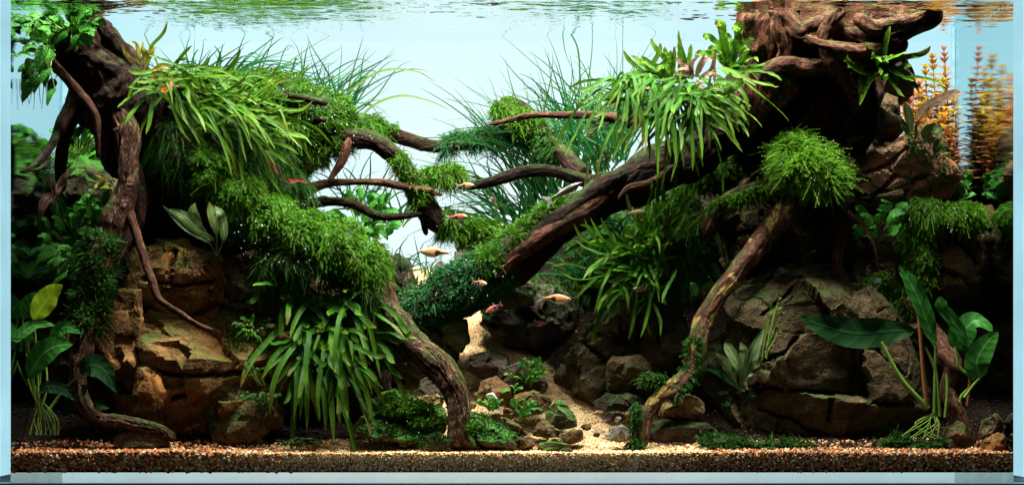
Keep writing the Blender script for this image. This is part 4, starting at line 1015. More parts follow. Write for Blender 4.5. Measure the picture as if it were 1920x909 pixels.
wood_part('root', [tube([(150, 180, .20, 22), (128, 240, .20, 13), (115, 300, .20, 12), (118, 362, .20, 10)], 13, 0.18, 0.15, capend=2)], WOOD, st)
wood_part('root', [tube([(238, 385, .10, 10), (252, 430, .085, 9), (268, 480, .072, 8), (286, 530, .062, 8), (300, 562, .055, 7), (335, 585, .05, 6), (365, 606, .048, 5), (400, 620, .046, 4)], 15, 0.22, 0.15, capend=2)], WOOD_RED, st, 'thin reddish root dangling over the rock face')
wood_part('root', [tube([(222, 240, .13, 16), (250, 330, .13, 20), (262, 400, .125, 14), (255, 440, .12, 8)], 16, 0.2, 0.15, capend=2)], WOOD, st)
# mossy branch of the left
mb = thing('driftwood_branch', 'long driftwood branch slanting down to a bare leg planted in the sand', 'driftwood', W(860, 835, 0.03), G_W)
B_MOSSY = [(330, 250, .19, 50), (400, 330, .17, 44), (450, 385, .155, 40), (520, 430, .14, 38), (600, 465, .125, 40), (660, 500, .11, 42), (700, 545, .095, 36)]
wood_part('branch', [tube(B_MOSSY + [(728, 592, .085, 30), (765, 630, .075, 29), (805, 672, .06, 28), (842, 706, .05, 27), (858, 745, .042, 24), (860, 790, .034, 21), (857, 840, .028, 19)], 21, 0.13, 0.14, capend=0.6)], WOOD_WORN, mb)
wood_part('branch_stub', [tube([(700, 560, .12, 34), (705, 620, .125, 26), (712, 680, .13, 20), (715, 730, .13, 18), (714, 770, .13, 16)], 23, 0.16, 0.14, capend=1)], WOOD, mb)
# arching branch
ar = thing('driftwood_branch', 'arching dark branch curving over and down toward the bright gap', 'driftwood', W(560, 310, 0.24), G_W)
wood_part('branch', [tube([(430, 400, .26, 40), (510, 345, .25, 34), (565, 300, .24, 30), (620, 268, .235, 22), (690, 262, .23, 19), (735, 288, .228, 18), (765, 330, .226, 19), (790, 375, .225, 22), (825, 415, .225, 21), (880, 430, .228, 16), (940, 440, .23, 12)], 25, 0.14, 0.15, capend=2)], WOOD, ar)
wood_part('twig', [tube([(800, 400, .22, 14), (797, 425, .218, 7), (800, 442, .217, 4)], 26, 0.15, 0.1, capend=2)], WOOD, ar)
wood_part('twig', [tube([(655, 258, .215, 6), (648, 285, .21, 9), (632, 315, .208, 7), (615, 345, .208, 4)], 27, 0.2, 0.15, capstart=2, capend=2)], WOOD_RED, ar)
wood_part('twig', [tube([(560, 365, .235, 16), (610, 345, .225, 8), (665, 340, .215, 6), (720, 343, .21, 7), (765, 352, .205, 7), (800, 358, .20, 6), (830, 366, .20, 3)], 28, 0.2, 0.15, capend=2), tube([(780, 354, .203, 6), (805, 356, .20, 6), (812, 352, .198, 4)], 29, 0.2, 0.15, capend=2)], WOOD_RED, ar)
wood_part('twig', [tube([(540, 390, .235, 18), (610, 378, .225, 9), (660, 383, .215, 9), (705, 403, .21, 9), (745, 405, .206, 7), (792, 400, .204, 5)], 30, 0.2, 0.15, capend=2)], WOOD, ar)
# back branch across the gap
bb = thing('driftwood_branch', 'dark far branch crossing the bright water high in the gap', 'driftwood', W(640, 245, 0.31), G_W)
wood_part('branch', [tube([(560, 250, .34, 18), (650, 240, .355, 16), (700, 240, .36, 14), (750, 258, .37, 14), (810, 272, .375, 13), (870, 270, .375, 12), (930, 258, .375, 14), (990, 250, .375, 10)], 33, 0.14, 0.12, capend=2)], WOOD, bb)
tw = thing('driftwood_twig', 'short dark twig lying on the upper left moss mound', 'driftwood', W(540, 185, 0.20), G_W)
wood_part('twig', [tube([(472, 186, .20, 7), (510, 180, .197, 7), (550, 182, .195, 7), (590, 190, .19, 7), (614, 196, .188, 5)], 34, 0.22, 0.15, capstart=1, capend=1)], WOOD, tw)
t2 = thing('driftwood_twig', 'little knob of wood poking out of the left moss mound', 'driftwood', W(600, 225, 0.20), G_W)
wood_part('twig', [tube([(585, 232, .205, 7), (600, 224, .195, 7), (612, 228, .19, 4)], 35, 0.22, 0.15, capstart=1, capend=1)], WOOD, t2)
# right diagonal trunk
rt = thing('driftwood_log', 'massive dark driftwood trunk running from upper right down to the centre', 'driftwood', W(760, 600, 0.20), G_W)
TRUNK = [(1475, 60, .22, 70), (1435, 150, .21, 62), (1375, 220, .20, 54), (1290, 285, .195, 50), (1200, 335, .19, 44), (1110, 385, .185, 38), (1040, 425, .18, 37), (985, 472, .18, 42), (930, 515, .185, 46), (860, 545, .19, 46), (800, 575, .195, 40), (750, 605, .20, 32), (715, 635, .20, 24)]
wood_part('trunk', [tube(TRUNK, 41, 0.11, 0.12, capend=2)], WOOD, rt)
wood_part('trunk_ridge', [tube([(1180, 322, .15, 12), (1120, 360, .145, 17), (1060, 398, .14, 17), (1000, 445, .14, 14), (950, 490, .145, 10)], 42, 0.2, 0.15, capstart=2, capend=2)], WOOD, rt, 'long dark ridge with a smooth greenish top')
wood_part('trunk_ridge', [tube([(1140, 365, .145, 12), (1090, 398, .138, 19), (1030, 432, .138, 18), (960, 490, .142, 14), (930, 520, .15, 8)], 43, 0.2, 0.15, capstart=2, capend=2)], WOOD_RED, rt)
wood_part('root', [tube([(1280, 300, .14, 12), (1250, 325, .13, 10), (1215, 345, .125, 9), (1180, 352, .12, 7), (1160, 375, .12, 4)], 44, 0.25, 0.2, capstart=2, capend=2), tube([(1262, 280, .14, 12), (1262, 320, .135, 10), (1265, 350, .135, 7)], 45, 0.3, 0.2, capend=2)], WOOD_RED, rt)
wood_part('branch', [tube([(1200, 232, .20, 14), (1130, 218, .20, 9), (1070, 216, .20, 7), (1000, 216, .20, 6), (950, 226, .20, 5), (916, 234, .20, 3)], 46, 0.2, 0.15, capend=2)], WOOD_RED, rt, 'thin bare reddish branch pointing left')
wood_part('branch', [tube([(1150, 350, .22, 20), (1090, 335, .225, 13), (1030, 320, .23, 12), (985, 320, .23, 12), (940, 335, .23, 11), (895, 348, .23, 9), (840, 345, .23, 6), (805, 335, .23, 4)], 47, 0.15, 0.12, capend=2)], WOOD, rt)
wood_part('branch', [tube([(1095, 330, .25, 18), (1050, 285, .30, 16), (1015, 245, .33, 17), (975, 212, .345, 20), (935, 192, .35, 16)], 48, 0.15, 0.15, capend=1)], WOOD, rt)
# upper right stump
rs_ = thing('driftwood_stump', 'gnarled reddish driftwood stump touching the water surface at upper right', 'driftwood', W(1560, 300, 0.18), G_W)
wood_part('trunk', [tube([(1470, -6, .16, 62), (1462, 60, .16, 62), (1450, 120, .165, 55), (1410, 190, .17, 40), (1370, 240, .175, 28)], 51, 0.22, 0.26, step=0.003, hole=0.3, capstart=0.3, capend=1)], WOOD_GNARL, rs_)
wood_part('trunk', [tube([(1500, 40, .17, 60), (1560, 110, .18, 78), (1580, 180, .20, 62), (1560, 240, .21, 48), (1540, 300, .22, 40)], 52, 0.18, 0.22, hole=0.28, capstart=0.4, capend=1)], WOOD_GNARL, rs_)
wood_part('limb', [tube([(1500, 35, .15, 52), (1560, 52, .145, 60), (1620, 60, .14, 48), (1672, 55, .14, 36), (1712, 42, .14, 26), (1745, 28, .14, 19), (1764, 16, .14, 12)], 53, 0.2, 0.28, step=0.003, hole=0.38, capend=1)], WOOD_GNARL, rs_, 'blunt upper limb pointing at the right pane')
gn = [[(1560, 110, .105, 12), (1520, 128, .10, 16), (1478, 118, .10, 14), (1440, 138, .11, 15), (1420, 185, .12, 9)],
      [(1470, 0, .11, 14), (1462, 50, .105, 17), (1475, 95, .108, 15), (1452, 150, .112, 14), (1432, 205, .12, 10), (1412, 240, .13, 6)],
      [(1585, 15, .105, 12), (1540, 48, .10, 16), (1498, 62, .10, 18), (1470, 30, .105, 15), (1440, 20, .11, 9)],
      [(1560, 20, .10, 14), (1545, 75, .095, 16), (1562, 120, .10, 18), (1590, 165, .115, 14), (1612, 215, .13, 9)],
      [(1500, 70, .10, 10), (1550, 88, .092, 13), (1600, 98, .09, 14), (1650, 92, .098, 12), (1692, 78, .11, 8)],
      [(1600, 30, .10, 12), (1640, 52, .095, 15), (1680, 45, .10, 13), (1725, 32, .115, 10), (1755, 18, .13, 6)],
      [(1590, 110, .11, 14), (1640, 118, .11, 18), (1680, 100, .115, 13), (1700, 76, .125, 8)]]
for k_, g_ in enumerate(gn):
    wood_part('root_strand', [tube(g_, 151 + k_, 0.3, 0.4, capstart=1.5, capend=2, hole=0.2)], WOOD_GNARL if k_ % 3 else WOOD_RED, rs_)
wood_part('limb', [tube([(1545, 60, .13, 18), (1590, 68, .12, 20), (1640, 76, .115, 22), (1690, 66, .12, 16), (1735, 42, .125, 10)], 54, 0.25, 0.3, step=0.003, capstart=2, capend=2)], WOOD_GNARL, rs_)
wood_part('root', [tube([(1440, 130, .13, 26), (1425, 180, .125, 24), (1412, 220, .13, 16), (1400, 260, .14, 8)], 55, 0.25, 0.25, capstart=1, capend=2), tube([(1500, 110, .13, 20), (1480, 160, .125, 22), (1450, 205, .13, 14)], 56, 0.25, 0.25, capstart=1, capend=2)], WOOD_GNARL, rs_)
wood_part('root', [tube([(1560, 150, .15, 34), (1540, 210, .15, 34), (1500, 260, .16, 30), (1470, 300, .16, 22), (1475, 350, .15, 18)], 57, 0.2, 0.2, capend=2)], WOOD, rs_)
wood_part('root', [tube([(1510, 150, .22, 60), (1470, 215, .22, 60), (1425, 275, .23, 50), (1400, 330, .24, 30)], 59, 0.2, 0.2, capstart=1, capend=2)], WOOD, rs_)
wood_part('root', [tube([(1600, 130, .17, 34), (1625, 190, .18, 24), (1625, 250, .19, 18), (1600, 300, .2, 12)], 58, 0.2, 0.2, capend=2)], WOOD, rs_)
# right front root
fr_ = thing('driftwood_root', 'golden patched driftwood root curving down to the sand on the right', 'driftwood', W(1200, 835, 0.05), G_W)
wood_part('root', [tube([(1500, 345, .155, 18.5), (1478, 392, .15, 25.2), (1440, 430, .14, 22.7), (1405, 478, .125, 19.3), (1370, 525, .115, 17.6), (1338, 570, .105, 17.6), (1312, 615, .095, 18.5), (1302, 660, .085, 18.5), (1290, 700, .078, 16.8), (1252, 732, .07, 14.3), (1222, 760, .062, 12.6), (1208, 795, .055, 11.8), (1202, 838, .048, 10.9)], 61, 0.16, 0.15, capend=1)], WOOD_GOLD, fr_)
wood_part('root', [tube([(1300, 640, .09, 11.8), (1298, 690, .075, 10.1), (1270, 730, .065, 8.4), (1230, 750, .06, 5.0)], 62, 0.25, 0.15, capstart=2, capend=2)], WOOD_RED, fr_)
sb = thing('driftwood_branch', 'short dark branch reaching left from under the moss ball', 'driftwood', W(1440, 350, 0.16), G_W)
wood_part('branch', [tube([(1500, 335, .165, 22), (1450, 348, .16, 20), (1400, 362, .155, 17), (1360, 385, .155, 16), (1335, 415, .16, 15), (1318, 450, .17, 14), (1310, 480, .18, 10)], 63, 0.18, 0.15, capend=2)], WOOD_WORN, sb)
r3 = thing('driftwood_root', 'dark forked roots running down the rocks right of the moss ball', 'driftwood', W(1580, 520, 0.17), G_W)
wood_part('root', [tube([(1530, 330, .17, 30), (1560, 385, .165, 24), (1575, 440, .16, 13), (1570, 500, .155, 10), (1585, 545, .15, 10), (1625, 562, .15, 8), (1660, 560, .155, 5)], 64, 0.22, 0.18, capend=2), tube([(1570, 400, .165, 14), (1620, 440, .17, 9), (1640, 500, .17, 7), (1630, 545, .165, 5)], 65, 0.22, 0.18, capend=2)], WOOD_RED, r3)
r4_ = thing('driftwood_root', 'twisted reddish brown root behind the big leaf stems at right', 'driftwood', W(1820, 800, 0.09), G_W)
wood_part('root', [tube([(1700, 560, .13, 12), (1740, 610, .12, 14), (1768, 655, .10, 17), (1785, 690, .09, 19), (1780, 730, .085, 15), (1795, 765, .08, 14), (1812, 800, .075, 11), (1830, 835, .07, 6)], 66, 0.28, 0.2, capend=2), tube([(1765, 660, .09, 13), (1790, 690, .08, 10), (1812, 700, .078, 4)], 67, 0.28, 0.2, capend=2)], WOOD_RED, r4_)

# ================================================================ mosses
rs = np.random.RandomState(77)
def mossT(label, pts, n, m, seed, amin=0, amax=6.283, **kw):
    P, Q = tube_samples(pts, n, rs, amin, amax, 0.08)
    return moss('moss', label, P, Q, m, seed=seed, **kw)
def mossE(label, blobs, n, m, seed, core=None, **kw):
    P, Q = ell_samples(blobs, n, rs)
    o = moss('moss', label, P, Q, m, seed=seed, **kw)
    return o
def core_into(o, blobs):
    pass
def mound(label, blobs, n, m, seed, corem, name='moss', **kw):
    c = W(blobs[0][0], blobs[0][1], blobs[0][2])
    root = thing(name, label, 'moss', c, 'mosses grown over wood and stone')
    tag(blob_core('moss_mat', blobs, corem, root), kind='stuff')
    P, Q = ell_samples(blobs, n, rs)
    s = moss('moss_fronds', None, P, Q, m, seed=seed, cat=None, group=None, **kw)
    s.parent = root; s.location = [float(a) for a in (np.array(s.location) - c)]
    return root
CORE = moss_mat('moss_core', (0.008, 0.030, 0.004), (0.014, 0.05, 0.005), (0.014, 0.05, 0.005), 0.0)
mound('rounded green moss mound filling the upper left above the arching branch', [(400, 185, .26, 85, 52, .07), (500, 185, .26, 95, 50, .07), (580, 215, .26, 85, 45, .06), (655, 238, .27, 45, 20, .03), (430, 260, .24, 90, 60, .06), (540, 250, .25, 60, 40, .06)], 13000, MOSS, 1, CORE, ll=0.0026, L=0.010, droop=0.5)
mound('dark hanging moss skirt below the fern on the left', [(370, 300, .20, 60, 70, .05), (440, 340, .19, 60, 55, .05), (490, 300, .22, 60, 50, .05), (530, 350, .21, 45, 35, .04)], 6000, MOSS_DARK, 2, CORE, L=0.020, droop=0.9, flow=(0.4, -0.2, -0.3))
mound('thick bright moss sleeve wrapping the slanting left branch', [(400, 320, .16, 40, 48, .045), (450, 375, .145, 44, 46, .045), (510, 415, .13, 48, 46, .042), (575, 445, .12, 52, 48, .042), (635, 470, .11, 52, 52, .04), (682, 500, .10, 44, 52, .035)], 17000, MOSS_BRIGHT, 3, CORE, L=0.0092, ll=0.0026, droop=0.6, flow=(0.35, -0.1, -0.1))
mossE('scattered moss strands trailing off the slanting left branch', [(330, 280, .18, 45, 55, .05), (560, 500, .12, 90, 40, .04), (690, 545, .09, 30, 40, .03)], 1500, MOSS_DARK, 4, L=0.02, droop=1.0)
mossT('loose moss on the shoulder of the arching branch', [(540, 315, .24, 32), (600, 278, .235, 27), (650, 262, .23, 22)], 1500, MOSS, 5, L=0.010)
mossT('ragged moss along the falling side of the arching branch', [(745, 290, .225, 20), (775, 335, .22, 23), (800, 380, .22, 24)], 900, MOSS, 6, -0.5, 3.2, L=0.011, flow=(0.6, 0, 0.3))
mossT('moss sleeve at the low end of the arching branch', [(830, 415, .225, 24), (880, 430, .228, 21), (935, 438, .23, 17)], 2200, MOSS, 7, L=0.013)
mossT('teal moss sleeve on the far branch', [(830, 270, .375, 12), (900, 262, .375, 17), (985, 250, .375, 22), (1010, 250, .375, 16)], 1900, MOSS_TEAL, 8, L=0.014)
mossT('short moss where the far branch leaves the mound', [(620, 240, .345, 24), (700, 236, .36, 18), (740, 248, .37, 10)], 1200, MOSS, 9, L=0.012)
mound('knob of moss on the end of the forked right branch', [(950, 208, .345, 28, 20, .022), (985, 228, .335, 26, 18, .022)], 1300, MOSS, 10, CORE, L=0.012)
mossT('thin moss down the forked right branch', [(990, 235, .338, 20), (1050, 290, .30, 18)], 600, MOSS_DARK, 11, L=0.011)
mound('moss tuft at the tip of the curved right twig', [(832, 328, .228, 38, 14, .018)], 1300, MOSS, 12, CORE, L=0.012)
mossT('dark teal moss hugging the lowest part of the right trunk', [(950, 492, .18, 44), (900, 520, .18, 46), (850, 545, .185, 46), (800, 572, .185, 40), (755, 602, .19, 32)], 7500, MOSS_TEAL, 13, L=0.0095, droop=0.35, flow=(-0.2, 0, 0.05))
mossT('bright moss fringe along the top of the right trunk', [(900, 500, .15, 22), (960, 450, .15, 18), (1020, 400, .15, 14), (1060, 375, .15, 10)], 1700, MOSS, 14, L=0.011, droop=0.2)
mound('round bright green moss ball above the golden root', [(1515, 312, .125, 54, 36, .04), (1492, 282, .125, 32, 26, .03), (1550, 338, .12, 34, 22, .03)], 5500, MOSS_LIME, 15, CORE, L=0.0185, droop=0.35, out=1.0, spread=0.7)
mossT('moss fringe on the short branch under the moss ball', [(1330, 385, .155, 16), (1380, 362, .15, 14), (1440, 345, .15, 14)], 1400, MOSS_BRIGHT, 16, 0.2, 2.9, L=0.011, droop=0.2)
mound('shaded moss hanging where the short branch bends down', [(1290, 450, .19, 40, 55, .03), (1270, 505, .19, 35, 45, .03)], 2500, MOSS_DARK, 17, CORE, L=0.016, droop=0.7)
mound('moss thicket behind the trunk at right', [(1370, 280, .28, 60, 35, .03), (1420, 250, .28, 50, 40, .03), (1320, 330, .27, 50, 30, .03), (1430, 320, .26, 40, 24, .02)], 4200, MOSS, 18, CORE, L=0.018, droop=0.3)
mossT('dark moss coat on the middle of the left front root', [(195, 440, .088, 36), (180, 500, .083, 34), (172, 560, .078, 33), (160, 615, .072, 26)], 4200, MOSS_DARK, 19, L=0.009, droop=0.2)
mossT('green moss sprouting from the stump strip at upper right', [(1440, 165, .118, 8), (1480, 145, .115, 9), (1530, 122, .115, 8), (1580, 120, .12, 6)], 480, MOSS, 20, L=0.010, droop=0.1)
mound('bright moss shelf on the tall right rock', [(1740, 400, .16, 50, 24, .03), (1800, 405, .16, 42, 22, .03), (1715, 440, .16, 28, 40, .025)], 4200, MOSS_BRIGHT, 21, CORE, L=0.011, droop=0.8)
mound('moss curtain falling beside the tall right rock', [(1725, 500, .15, 24, 50, .02), (1705, 560, .15, 26, 28, .02), (1650, 540, .16, 34, 24, .02)], 2600, MOSS, 22, CORE, L=0.010, droop=0.9)
mound('moss clinging to the foot of the golden root', [(1225, 712, .075, 22, 9, .012), (1192, 785, .052, 4, 26, .004), (1192, 832, .045, 14, 4, .006)], 900, MOSS_DARK, 23, CORE, L=0.007, droop=0.6, flow=(-0.3, 0, -0.1))
mossT('dark moss strip up the golden root', [(1250, 740, .058, 12), (1290, 690, .066, 14), (1300, 630, .075, 12)], 900, MOSS_DARK, 24, 1.5, 4.0, L=0.008)
mound('low dark moss carpet in front of the split rock', [(1350, 828, .06, 36, 8, .02), (1410, 832, .055, 40, 6, .02), (1480, 834, .06, 36, 6, .02)], 1100, MOSS_DARK, 25, CORE, L=0.011, droop=0.1)
mound('low dark moss carpet under the big leaf plant', [(1680, 828, .07, 42, 9, .02), (1740, 834, .06, 34, 7, .02)], 900, MOSS_DARK, 26, CORE, L=0.012, droop=0.1)
mossE('moss patches on the stones behind the front leg', [(760, 765, .06, 55, 10, .02), (805, 790, .05, 35, 8, .015), (880, 800, .035, 34, 8, .015), (740, 745, .1, 30, 8, .015)], 1500, MOSS, 27, L=0.005, droop=0.1, ll=0.0022)
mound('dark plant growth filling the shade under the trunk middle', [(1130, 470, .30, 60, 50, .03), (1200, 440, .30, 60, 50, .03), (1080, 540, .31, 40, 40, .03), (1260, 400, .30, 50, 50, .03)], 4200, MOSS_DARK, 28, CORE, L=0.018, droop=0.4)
def on_rock(key, n, seed, box_=None, up=0.2):
    V, Nn = ROCKPTS[key]; r = np.random.RandomState(seed)
    k = (Nn[:, 2] > up) & (Nn[:, 1] < 0.5)
    if box_:
        px = V[:, 0] * FPX / (CAM_D + V[:, 1]) + CX; py = CY - (V[:, 2] - CZ) * FPX / (CAM_D + V[:, 1])
        k &= (px > box_[0]) & (px < box_[2]) & (py > box_[1]) & (py < box_[3])
    i = np.where(k)[0]
    if len(i) == 0: i = np.arange(len(V))
    i = r.choice(i, n); return V[i], Nn[i]
for key, n_, bx_, mt, lab in (('r1', 900, (425, 570, 505, 660), MOSS, 'small fern like moss patch on the slanting rock face'),
                              ('r1d', 500, None, MOSS_DARK, 'thin moss on the lumpy boulder at the left foot'),
                              ('r1b', 260, None, MOSS_DARK, 'sparse moss on the orange stained rock'),
                              ('slab2', 900, None, MOSS_DARK, 'moss film on the green slab right of the front leg'),
                              ('slab1', 500, (664, 800, 800, 840), MOSS_DARK, 'moss edge on the pale flat slab'),
                              ('green1', 300, None, MOSS_DARK, 'moss on the small stone at the foot of the leg'),
                              ('c2', 700, None, MOSS, 'bright moss on the boulder behind the pale slab'),
                              ('r7', 700, None, MOSS_DARK, 'moss on the dark overhanging rock'),
                              ('r4', 1500, (1700, 250, 1800, 350), MOSS_DARK, 'short green carpet on the shoulder of the reddish boulder'),
                              ('r3', 260, None, MOSS, 'sparse moss on the rounded boulder'),
                              ('r2', 350, None, MOSS_DARK, 'sparse moss on the split rock'),
                              ('r6', 400, None, MOSS_DARK, 'sparse moss on the pyramid rock')):
    P, Q = on_rock(key, n_, hash(key) % 7 + 3 if False else len(lab), bx_, 0.15)
    moss('moss', lab, P, Q, mt, L=0.0045 if key in ('slab1', 'slab2', 'green1', 'c2') else 0.007 if mt is not MOSS else 0.012, droop=0.3, seed=len(lab), ll=0.0022)

# air bubbles clinging to the mosses
bub = np.random.RandomState(12)
bl = [(510, 190, .19, 150, 60, .05), (560, 440, .075, 130, 60, .02), (1515, 310, .10, 70, 60, .03), (870, 520, .13, 90, 40, .02), (620, 260, .2, 80, 30, .02), (900, 790, .03, 70, 20, .01), (1740, 410, .12, 80, 30, .02), (880, 420, .2, 60, 14, .01), (760, 800, .03, 60, 12, .01)]
P, Q = ell_samples(bl, 300, bub)
m, nt, out = mat('air_bubble'); b = N(nt, 'ShaderNodeBsdfPrincipled', i_Roughness=0.12); b.inputs['Base Color'].default_value = (0.85, 0.95, 0.95, 1); b.inputs['Specular IOR Level'].default_value = 1.0; nt.links.new(b.outputs[0], out.inputs[0])
D, F = ico(1); n = len(P); r_ = 0.0003 + 0.0004 * bub.rand(n)
Q_ = D[None] * r_[:, None, None] + P[:, None, :]
tag(link('air_bubbles', mk_mesh('air_bubbles', Q_.reshape(-1, 3) - P.mean(0), (F[None] + (np.arange(n) * len(D))[:, None, None]).reshape(-1, 3)), m, None, P.mean(0)), 'tiny silvery oxygen bubbles clinging to the mosses', 'bubbles', None, 'stuff')
# ================================================================ plants
U = random.Random(2024)
def rnd(a, b): return a + (b - a) * U.random()

def strap_fern(label, bases, n, m, Lpx, wpx, dirs, grav, jit=12, y=None, hintv=(0, -1, 0.5), cat='fern', group='strap leaved ferns', ruffle=0.15, bend=0.9, name='strap_fern', crown=True):
    """bases: list of (px,py,y); dirs: function(k)-> direction vector, weight"""
    c = W(*bases[0])
    root = thing(name, label, cat, c, group)
    if crown:
        rodpart(root, [W(bases[0][0] - 10, bases[0][1] + 4, bases[0][2] + .004), W(bases[-1][0] + 10, bases[-1][1] + 4, bases[-1][2] + .004)], 0.003, 0.002, STEM_BROWN, 'rhizome')
    n = int(n * 1.5); jit = jit * 1.35
    for k in range(n):
        bx, by, yy = bases[U.randrange(len(bases))]
        b = W(bx + rnd(-jit, jit), by + rnd(-jit, jit) * 0.7, yy + rnd(-0.016, 0.014))
        d = dirs(k)
        d = norm(np.array(d, float) + np.array([rnd(-.28, .28), rnd(-.28, .28), rnd(-.28, .28)]))
        L = S(rnd(Lpx[0] * .6, Lpx[1]), yy)
        g = np.array(grav, float) * rnd(0.6, 1.25)
        C = arc(b, d, L, g, (rnd(-.09, .09), rnd(-.05, .05), rnd(-.07, .07)), rnd(-.8, 1.0))
        hv = np.array(hintv) + np.array([rnd(-.5, .5), rnd(-.2, .2), rnd(-.4, .4)])
        leaf(root, C, S(rnd(*wpx) * .68, yy), w_strap, hv, m, nseg=18, nx=2, cup=0.35, ruffle=ruffle * rnd(.3, 1), rfreq=rnd(3, 7), twist=rnd(-.7, .7))
    return root

# P5 upper left bright fern: leaves sweep right and fall
strap_fern('bright narrow leaved fern spilling over the left stump and moss mound', [(300, 150, .16), (345, 155, .17), (395, 165, .17), (440, 190, .165)], 78, GREEN_BRIGHT, (75, 150), (7, 11),
           lambda k: D2(rnd(.2, 1.2), rnd(-.55, .5), rnd(-.1, .9)), (0.1, -0.05, -0.30), jit=28)
strap_fern('lower tier of the bright left fern falling down beside the arch', [(385, 215, .15), (440, 235, .15), (420, 190, .15)], 44, GREEN_BRIGHT, (80, 150), (7, 11),
           lambda k: D2(rnd(.3, 1.2), rnd(-.5, .3), rnd(.1, .8)), (0.15, 0, -0.35), jit=26)
strap_fern('few long fern leaves reaching left across the stump', [(330, 140, .13), (310, 170, .12)], 9, GREEN_BRIGHT, (60, 110), (9, 14),
           lambda k: D2(rnd(-1, -.3), rnd(-.6, .35), rnd(.2, .7)), (0, 0, -0.3), jit=14)
# P6 lower hanging fern
strap_fern('large strap fern drooping beside the left rock toward the sand', [(565, 565, .12), (600, 560, .115), (645, 590, .11), (580, 620, .10), (620, 640, .095), (600, 660, .09)], 110, GREEN_FERN, (90, 200), (12, 17),
           lambda k: D2(rnd(-.5, .85), rnd(-.35, .35), rnd(.15, .8)), (0.06, 0.02, -0.62), jit=24)
strap_fern('long arching leaves of the lower fern reaching right past the wood', [(640, 600, .09), (670, 640, .085)], 9, GREEN_FERN, (100, 160), (16, 22),
           lambda k: D2(rnd(.6, 1), rnd(-.15, .3), rnd(.1, .5)), (0.0, 0, -0.6), jit=12)
strap_fern('short upright fern shoots above the lower left fern', [(540, 540, .13), (560, 530, .14)], 10, GREEN_FERN, (40, 80), (6, 9),
           lambda k: D2(rnd(-.6, .3), rnd(.5, 1), rnd(0, .4)), (0.0, 0, -0.2), jit=14)
# P9 right hanging fern
strap_fern('dense fern cascading over the right trunk', [(1190, 160, .13), (1240, 170, .125), (1290, 175, .125), (1330, 180, .13)], 120, GREEN_FERN, (70, 145), (7.5, 11),
           lambda k: D2(rnd(-1.0, .35), rnd(-.5, .3), rnd(.2, .9)), (-0.05, 0, -0.6), jit=26)
strap_fern('bright upright fern leaves standing on the right trunk', [(1240, 145, .14), (1270, 150, .14)], 20, GREEN_BRIGHT, (45, 90), (10, 15),
           lambda k: D2(rnd(-.9, .35), rnd(.45, 1), rnd(-.1, .4)), (-0.1, 0, -0.15), jit=18)
strap_fern('curling fern leaves reaching right in front of the trunk', [(1290, 175, .11), (1330, 150, .115), (1300, 200, .11)], 22, GREEN_BRIGHT, (70, 130), (9, 13),
           lambda k: D2(rnd(.4, 1), rnd(-.5, .35), rnd(.2, .7)), (0.1, 0, -0.35), jit=16, bend=1)
# crinkled fern
cf = thing('crinkled_fern', 'crinkled lobed fern standing just left of the gnarled stump', 'fern', W(1370, 140, .14), 'strap leaved ferns')
for tip, wd in (((1352, 45), 16), ((1385, 52), 17), ((1328, 68), 11), ((1400, 90), 13), ((1342, 92), 15), ((1364, 72), 17), ((1412, 70), 10), ((1318, 100), 12)):
    b = W(1370 + rnd(-8, 8), 140, .14 + rnd(-.008, .008)); tp = W(tip[0], tip[1], .13 + rnd(-.02, .02))
    md = (b + tp) / 2 + np.array([rnd(-.006, .006), -.004, rnd(0, .006)])
    tp2 = tp + np.array([rnd(-.012, .0), -.004, -.005])
    leaf(cf, [b, md, tp, tp2], S(wd), w_strap, (rnd(-.3, .3), -1, .3), GREEN_BRIGHT, nseg=26, nx=4, cup=.2, ruffle=.22, rfreq=5)
strap_fern('long fern leaves stretching from the crinkled fern over the trunk', [(1390, 130, .13), (1370, 140, .125)], 9, GREEN_BRIGHT, (60, 120), (9, 12),
           lambda k: D2(rnd(.5, 1), rnd(-.4, .4), rnd(.3, .7)), (0.0, 0, -0.25), jit=14)
# P11 needle fern mid right
strap_fern('spreading narrow fern fanning left below the right trunk', [(1215, 480, .15), (1240, 500, .15), (1200, 510, .145)], 84, GREEN_FERN, (90, 180), (8, 11),
           lambda k: D2(rnd(-1.1, .15), rnd(-.35, .9), rnd(.1, .7)), (-0.05, 0, -0.25), jit=20)
strap_fern('bright upright leaves rising from the fanning fern', [(1215, 450, .14), (1250, 455, .14)], 20, GREEN_BRIGHT, (70, 125), (8, 12),
           lambda k: D2(rnd(-.5, .7), rnd(.5, 1), rnd(.0, .4)), (0.05, 0, -0.1), jit=18)
strap_fern('drooping leaves under the fanning fern', [(1235, 520, .14), (1170, 540, .135)], 12, GREEN_FERN, (50, 90), (8, 12),
           lambda k: D2(rnd(-.9, .3), rnd(-.6, .0), rnd(.1, .6)), (-0.05, 0, -0.4), jit=14)
# P19 small fern under the gnarled limb
strap_fern('small fern arching right beneath the gnarled limb', [(1630, 122, .115), (1650, 130, .115)], 22, GREEN_BRIGHT, (45, 110), (12, 17),
           lambda k: D2(rnd(-.5, 1), rnd(-.3, .6), rnd(.1, .5)), (0.15, 0, -0.45), jit=14)

